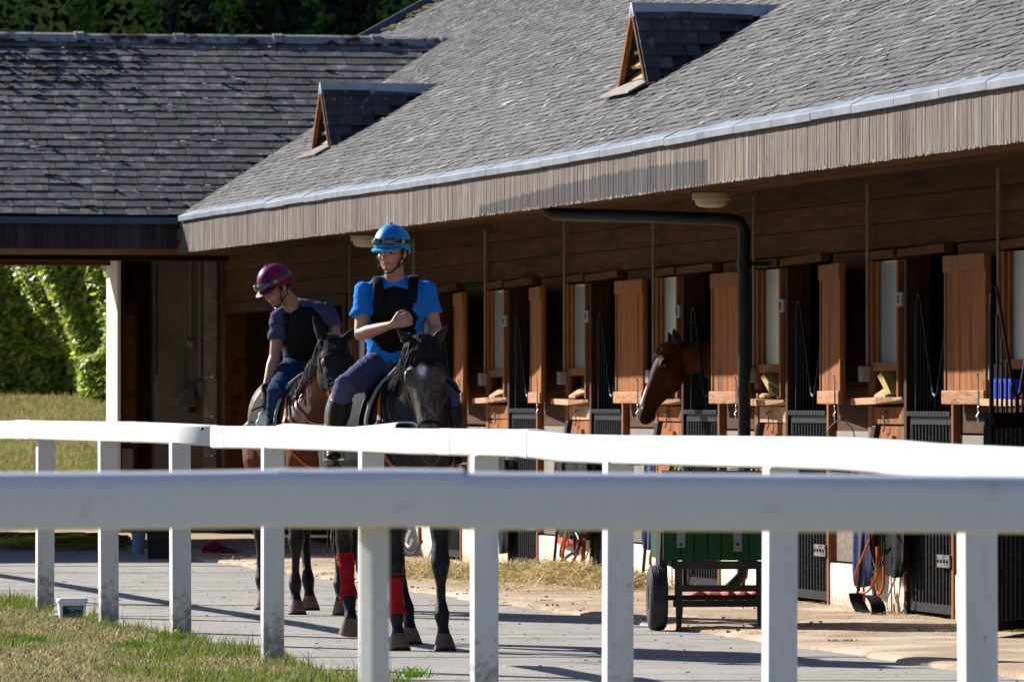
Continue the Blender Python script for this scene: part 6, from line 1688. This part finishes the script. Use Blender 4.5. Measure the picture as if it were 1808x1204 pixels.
    for s in ('L','R'):
        hp_, kn, an = J['hip'+s], J['kn'+s], J['an'+s]; e = spec.get('trouser', .35); tr = spec.get('loose', 0)
        pe_ = kn.lerp(an, e)
        b.loft([(J['pel'],.15,.12),(hp_,.108+tr,.108+tr),(hp_.lerp(kn,.35),.096+tr,.096+tr),(hp_.lerp(kn,.75),.074+tr,.076+tr),(kn,.068+tr,.070+tr),(kn.lerp(pe_,.5),.064+tr,.064+tr),(pe_,.058+tr,.060+tr)], side, 18)
    b.loft([(J['pel']+Vector((0,0,.035)),.150,.115),(J['pel'],.175,.15),(J['pel']-Vector((0,-.02,.06)),.14,.14)], side, 20)
    me = remesh(b, .010, 2)
    co = np.empty(len(me.vertices)*3, dtype=np.float32); me.vertices.foreach_get('co', co); co = co.reshape(-1,3); me.vertices.foreach_get('normal', no := np.empty(len(me.vertices)*3, dtype=np.float32)); no = no.reshape(-1,3)
    f = (1-np.abs(np.sin(co[:,2]*58+co[:,0]*40+np.sin(co[:,0]*30)*1.3)))**2*.008*(.3+.7*nz(co,19,1))+np.sin(co[:,2]*21-co[:,0]*33+1)*.003
    co = co+no*f[:,None]; me.vertices.foreach_set('co', co.ravel()); me.update()
    finish(me, 'trousers', spec['trousers'], root)
    for s in ('L','R'):
        kn, an = J['kn'+s], J['an'+s]; g = MB(); a0 = kn.lerp(an, spec.get('boot', .28))
        b = MB(); b.loft([(a0,.066,.066),(kn.lerp(an,.5),.066,.064),(kn.lerp(an,.8),.050,.050),(an,.045,.048)], side, 16, flat=True)
        b.loft([(an+Vector((0,.03,-.03)),.042,.045),(an+Vector((0,-.03,-.06)),.044,.042),(an+Vector((0,-.12,-.085)),.046,.032),(an+Vector((0,-.18,-.09)),.040,.024)], (1,0,0), 14)
        me = remesh(b, .008, 2); finish(me, 'boot', 'boot', root)
        st = MB(); ft = an+Vector((0,-.08,-.10))
        st.tube([ft+Vector((-.058,0,0)),ft+Vector((-.060,.0,.05)),ft+Vector((-.03,.0,.115)),ft+Vector((0,0,.13)),ft+Vector((.03,0,.115)),ft+Vector((.060,0,.05)),ft+Vector((.058,0,0))], .006, 6)
        st.box(ft.x-.06, ft.x+.06, ft.y-.02, ft.y+.02, ft.z-.012, ft.z-.002)
        o2 = st.build('stirrup', 'silver', root, smooth=False)
    return root

# rider A
Ya = 39.55
def PA(px, py, dy=0): return P(px, py, Ya+dy)
JA = dict(head=PA(694,474,-.06), neck=PA(698,499,0), shL=PA(645,515,.0), elL=PA(636,590,-.10), wrL=PA(694,573,-.30), shR=PA(753,515,.03), elR=PA(768,580,.0), wrR=PA(757,628,-.25),
          hipL=PA(668,652,.0), knL=PA(608,682,-.32), anL=PA(590,778,-.20), hipR=PA(728,652,.0), knR=PA(792,690,-.30), anR=PA(806,785,-.20), pel=PA(697,652,.02))
tA = [(PA(697,655,.02),.155,.125),(PA(696,625,.03),.145,.112),(PA(696,585,.02),.160,.118),(PA(697,550,.01),.178,.120),(PA(698,520,.02),.180,.100),(PA(698,507,.015),.150,.082),(PA(698,497,.01),.085,.070)]
rider(dict(label='rider in a bright blue helmet and blue shirt, one fist held before his chest', Y=Ya, pelvis=PA(697,652,0), J=JA, side=Vector((1,-.08,0)), F=Vector((-.42,-.90,-.05)), U=Vector((-.03,0,1)),
    torso=tA, skin=(.50,.27,.18), stub=.25,
    handL=(Vector((.85,-.15,.35)), Vector((.1,.9,-.1)), 1, 1.45, 1.05), handR=(Vector((-.1,-.8,-.3)), Vector((-.9,0,-.2)), 1, 1.2),
    silk='blue_silk', silkf=lambda a: (1,1,1) if int((a/(2*math.pi)*6+.5)) % 2 else (.6,.55,.85),
    shirt='blue_shirt', vest=[(PA(702,628,.02),.128,.124),(PA(698,615,.03),.146,.138),(PA(696,585,.01),.158,.146),(PA(697,552,.0),.162,.150),(PA(698,532,.0),.150,.138),(PA(698,520,.01),.130,.116)],
    vstrapL=[PA(670,535,-.13),PA(668,510,-.115),PA(667,493,-.06),PA(667,490,.01),PA(669,505,.10)], vstrapR=[PA(727,533,-.13),PA(729,508,-.115),PA(731,491,-.06),PA(731,488,.01),PA(729,503,.10)],
    trousers='breeches', boot=.24, trouser=.3, sleeve=.60))
# rider B
Yb = 46.0
def PB(px, py, dy=0): return P(px, py, Yb+dy)
JB = dict(head=PB(499,529,-.16), neck=PB(523,545,-.06), shL=PB(494,560,-.06), elL=PB(485,630,-.10), wrL=PB(469,690,-.20), shR=PB(577,550,.02), elR=PB(596,600,-.06), wrR=PB(600,632,-.30),
          hipL=PB(520,655,.0), knL=PB(490,690,-.30), anL=PB(486,790,-.15), hipR=PB(570,655,.0), knR=PB(620,690,-.28), anR=PB(628,785,-.15), pel=PB(545,655,.02))
tB = [(PB(546,656,.04),.155,.125),(PB(544,632,.03),.150,.115),(PB(542,600,.0),.168,.118),(PB(539,570,-.03),.180,.120),(PB(535,553,-.04),.160,.100),(PB(530,543,-.05),.090,.075)]
rider(dict(label='rider in a maroon helmet and dark polo shirt, leaning and looking down', Y=Yb, pelvis=PB(545,655,0), J=JB, side=Vector((1,-.1,-.08)), F=Vector((-.68,-.55,-.48)), U=Vector((-.40,-.22,.88)),
    torso=tB, skin=(.42,.22,.145), stub=.5, collar=1, stripe=1,
    handL=(Vector((-.15,-.1,-1)), Vector((.8,.3,0)), -1, .9, 1.0), handR=(Vector((-.1,-.8,-.3)), Vector((-.9,0,-.2)), 1, 1.2),
    silk='maroon_silk', silkf=lambda a: (1,1,1) if int(a/(2*math.pi)*6+.5) % 2 else (.62,.7,.75),
    shirt='navy_shirt', vest=[(PB(545,645,.03),.150,.130),(PB(544,630,.03),.152,.138),(PB(542,600,-.01),.172,.160),(PB(540,573,-.05),.165,.165),(PB(538,557,-.06),.135,.142)],
    vstrapL=[PB(512,570,-.15),PB(508,556,-.12),PB(508,545,-.05),PB(512,552,.06)], vstrapR=[PB(563,565,-.13),PB(562,550,-.10),PB(560,540,-.02),PB(562,550,.08)],
    trousers='jeans', trouser=.75, boot=.80, loose=.008, sleeve=.58))
# glove and whip in rider B's hanging hand, whip in rider A's
rb = [o for o in bpy.data.objects if o.name.startswith('person') and o.type == 'EMPTY']
b = MB(); hand(b, JB['wrL']+Vector((.003,0,-.0)), Vector((-.15,-.1,-1)), Vector((.8,.3,0)), -1, .9, 1.16); b.loft([(JB['wrL']+Vector((.006,0,.035)),.034,.030),(JB['wrL'],.031,.026)], (1,0,0), 12)
me = remesh(b, .007, 2); finish(me, 'glove', 'black_cloth', rb[-1])
g = MB(); g.tube([PB(444,725,-.3),PB(456,720,-.3),PB(468,716,-.25),PB(500,700,.1)], .006, 8); w = g.build('whip', 'leather_black', smooth=True); tag(w, 'short black whip in the gloved hand of the maroon-helmeted rider', 'whip')
g = MB()
for k in range(9): g.ell(PB(460+random.gauss(0,4), 740+random.gauss(0,5), -.3), .022,.018,.026, n=8, k=6)
me = remesh(g, .008, 2); o = finish(me, 'rag', 'white_bucket', None); tag(o, 'crumpled white rag held low by the maroon-helmeted rider', 'rag')
g = MB(); g.tube([PA(722,588,-.44), PA(745,612,-.42), PA(770,648,-.40), PA(812,694,-.45)], [.006,.006,.011,.012], 8)
w = g.build('whip', 'leather_black', smooth=True); g = MB(); g.ell(PA(719,591,-.46), .014,.010,.014, n=10, k=6); g.tube([PA(708,603,-.44),PA(718,592,-.45)], .004, 6); g.build('knob', 'silver', w, smooth=True)
tag(w, 'short whip carried before the dark horse by the blue-helmeted rider', 'whip')
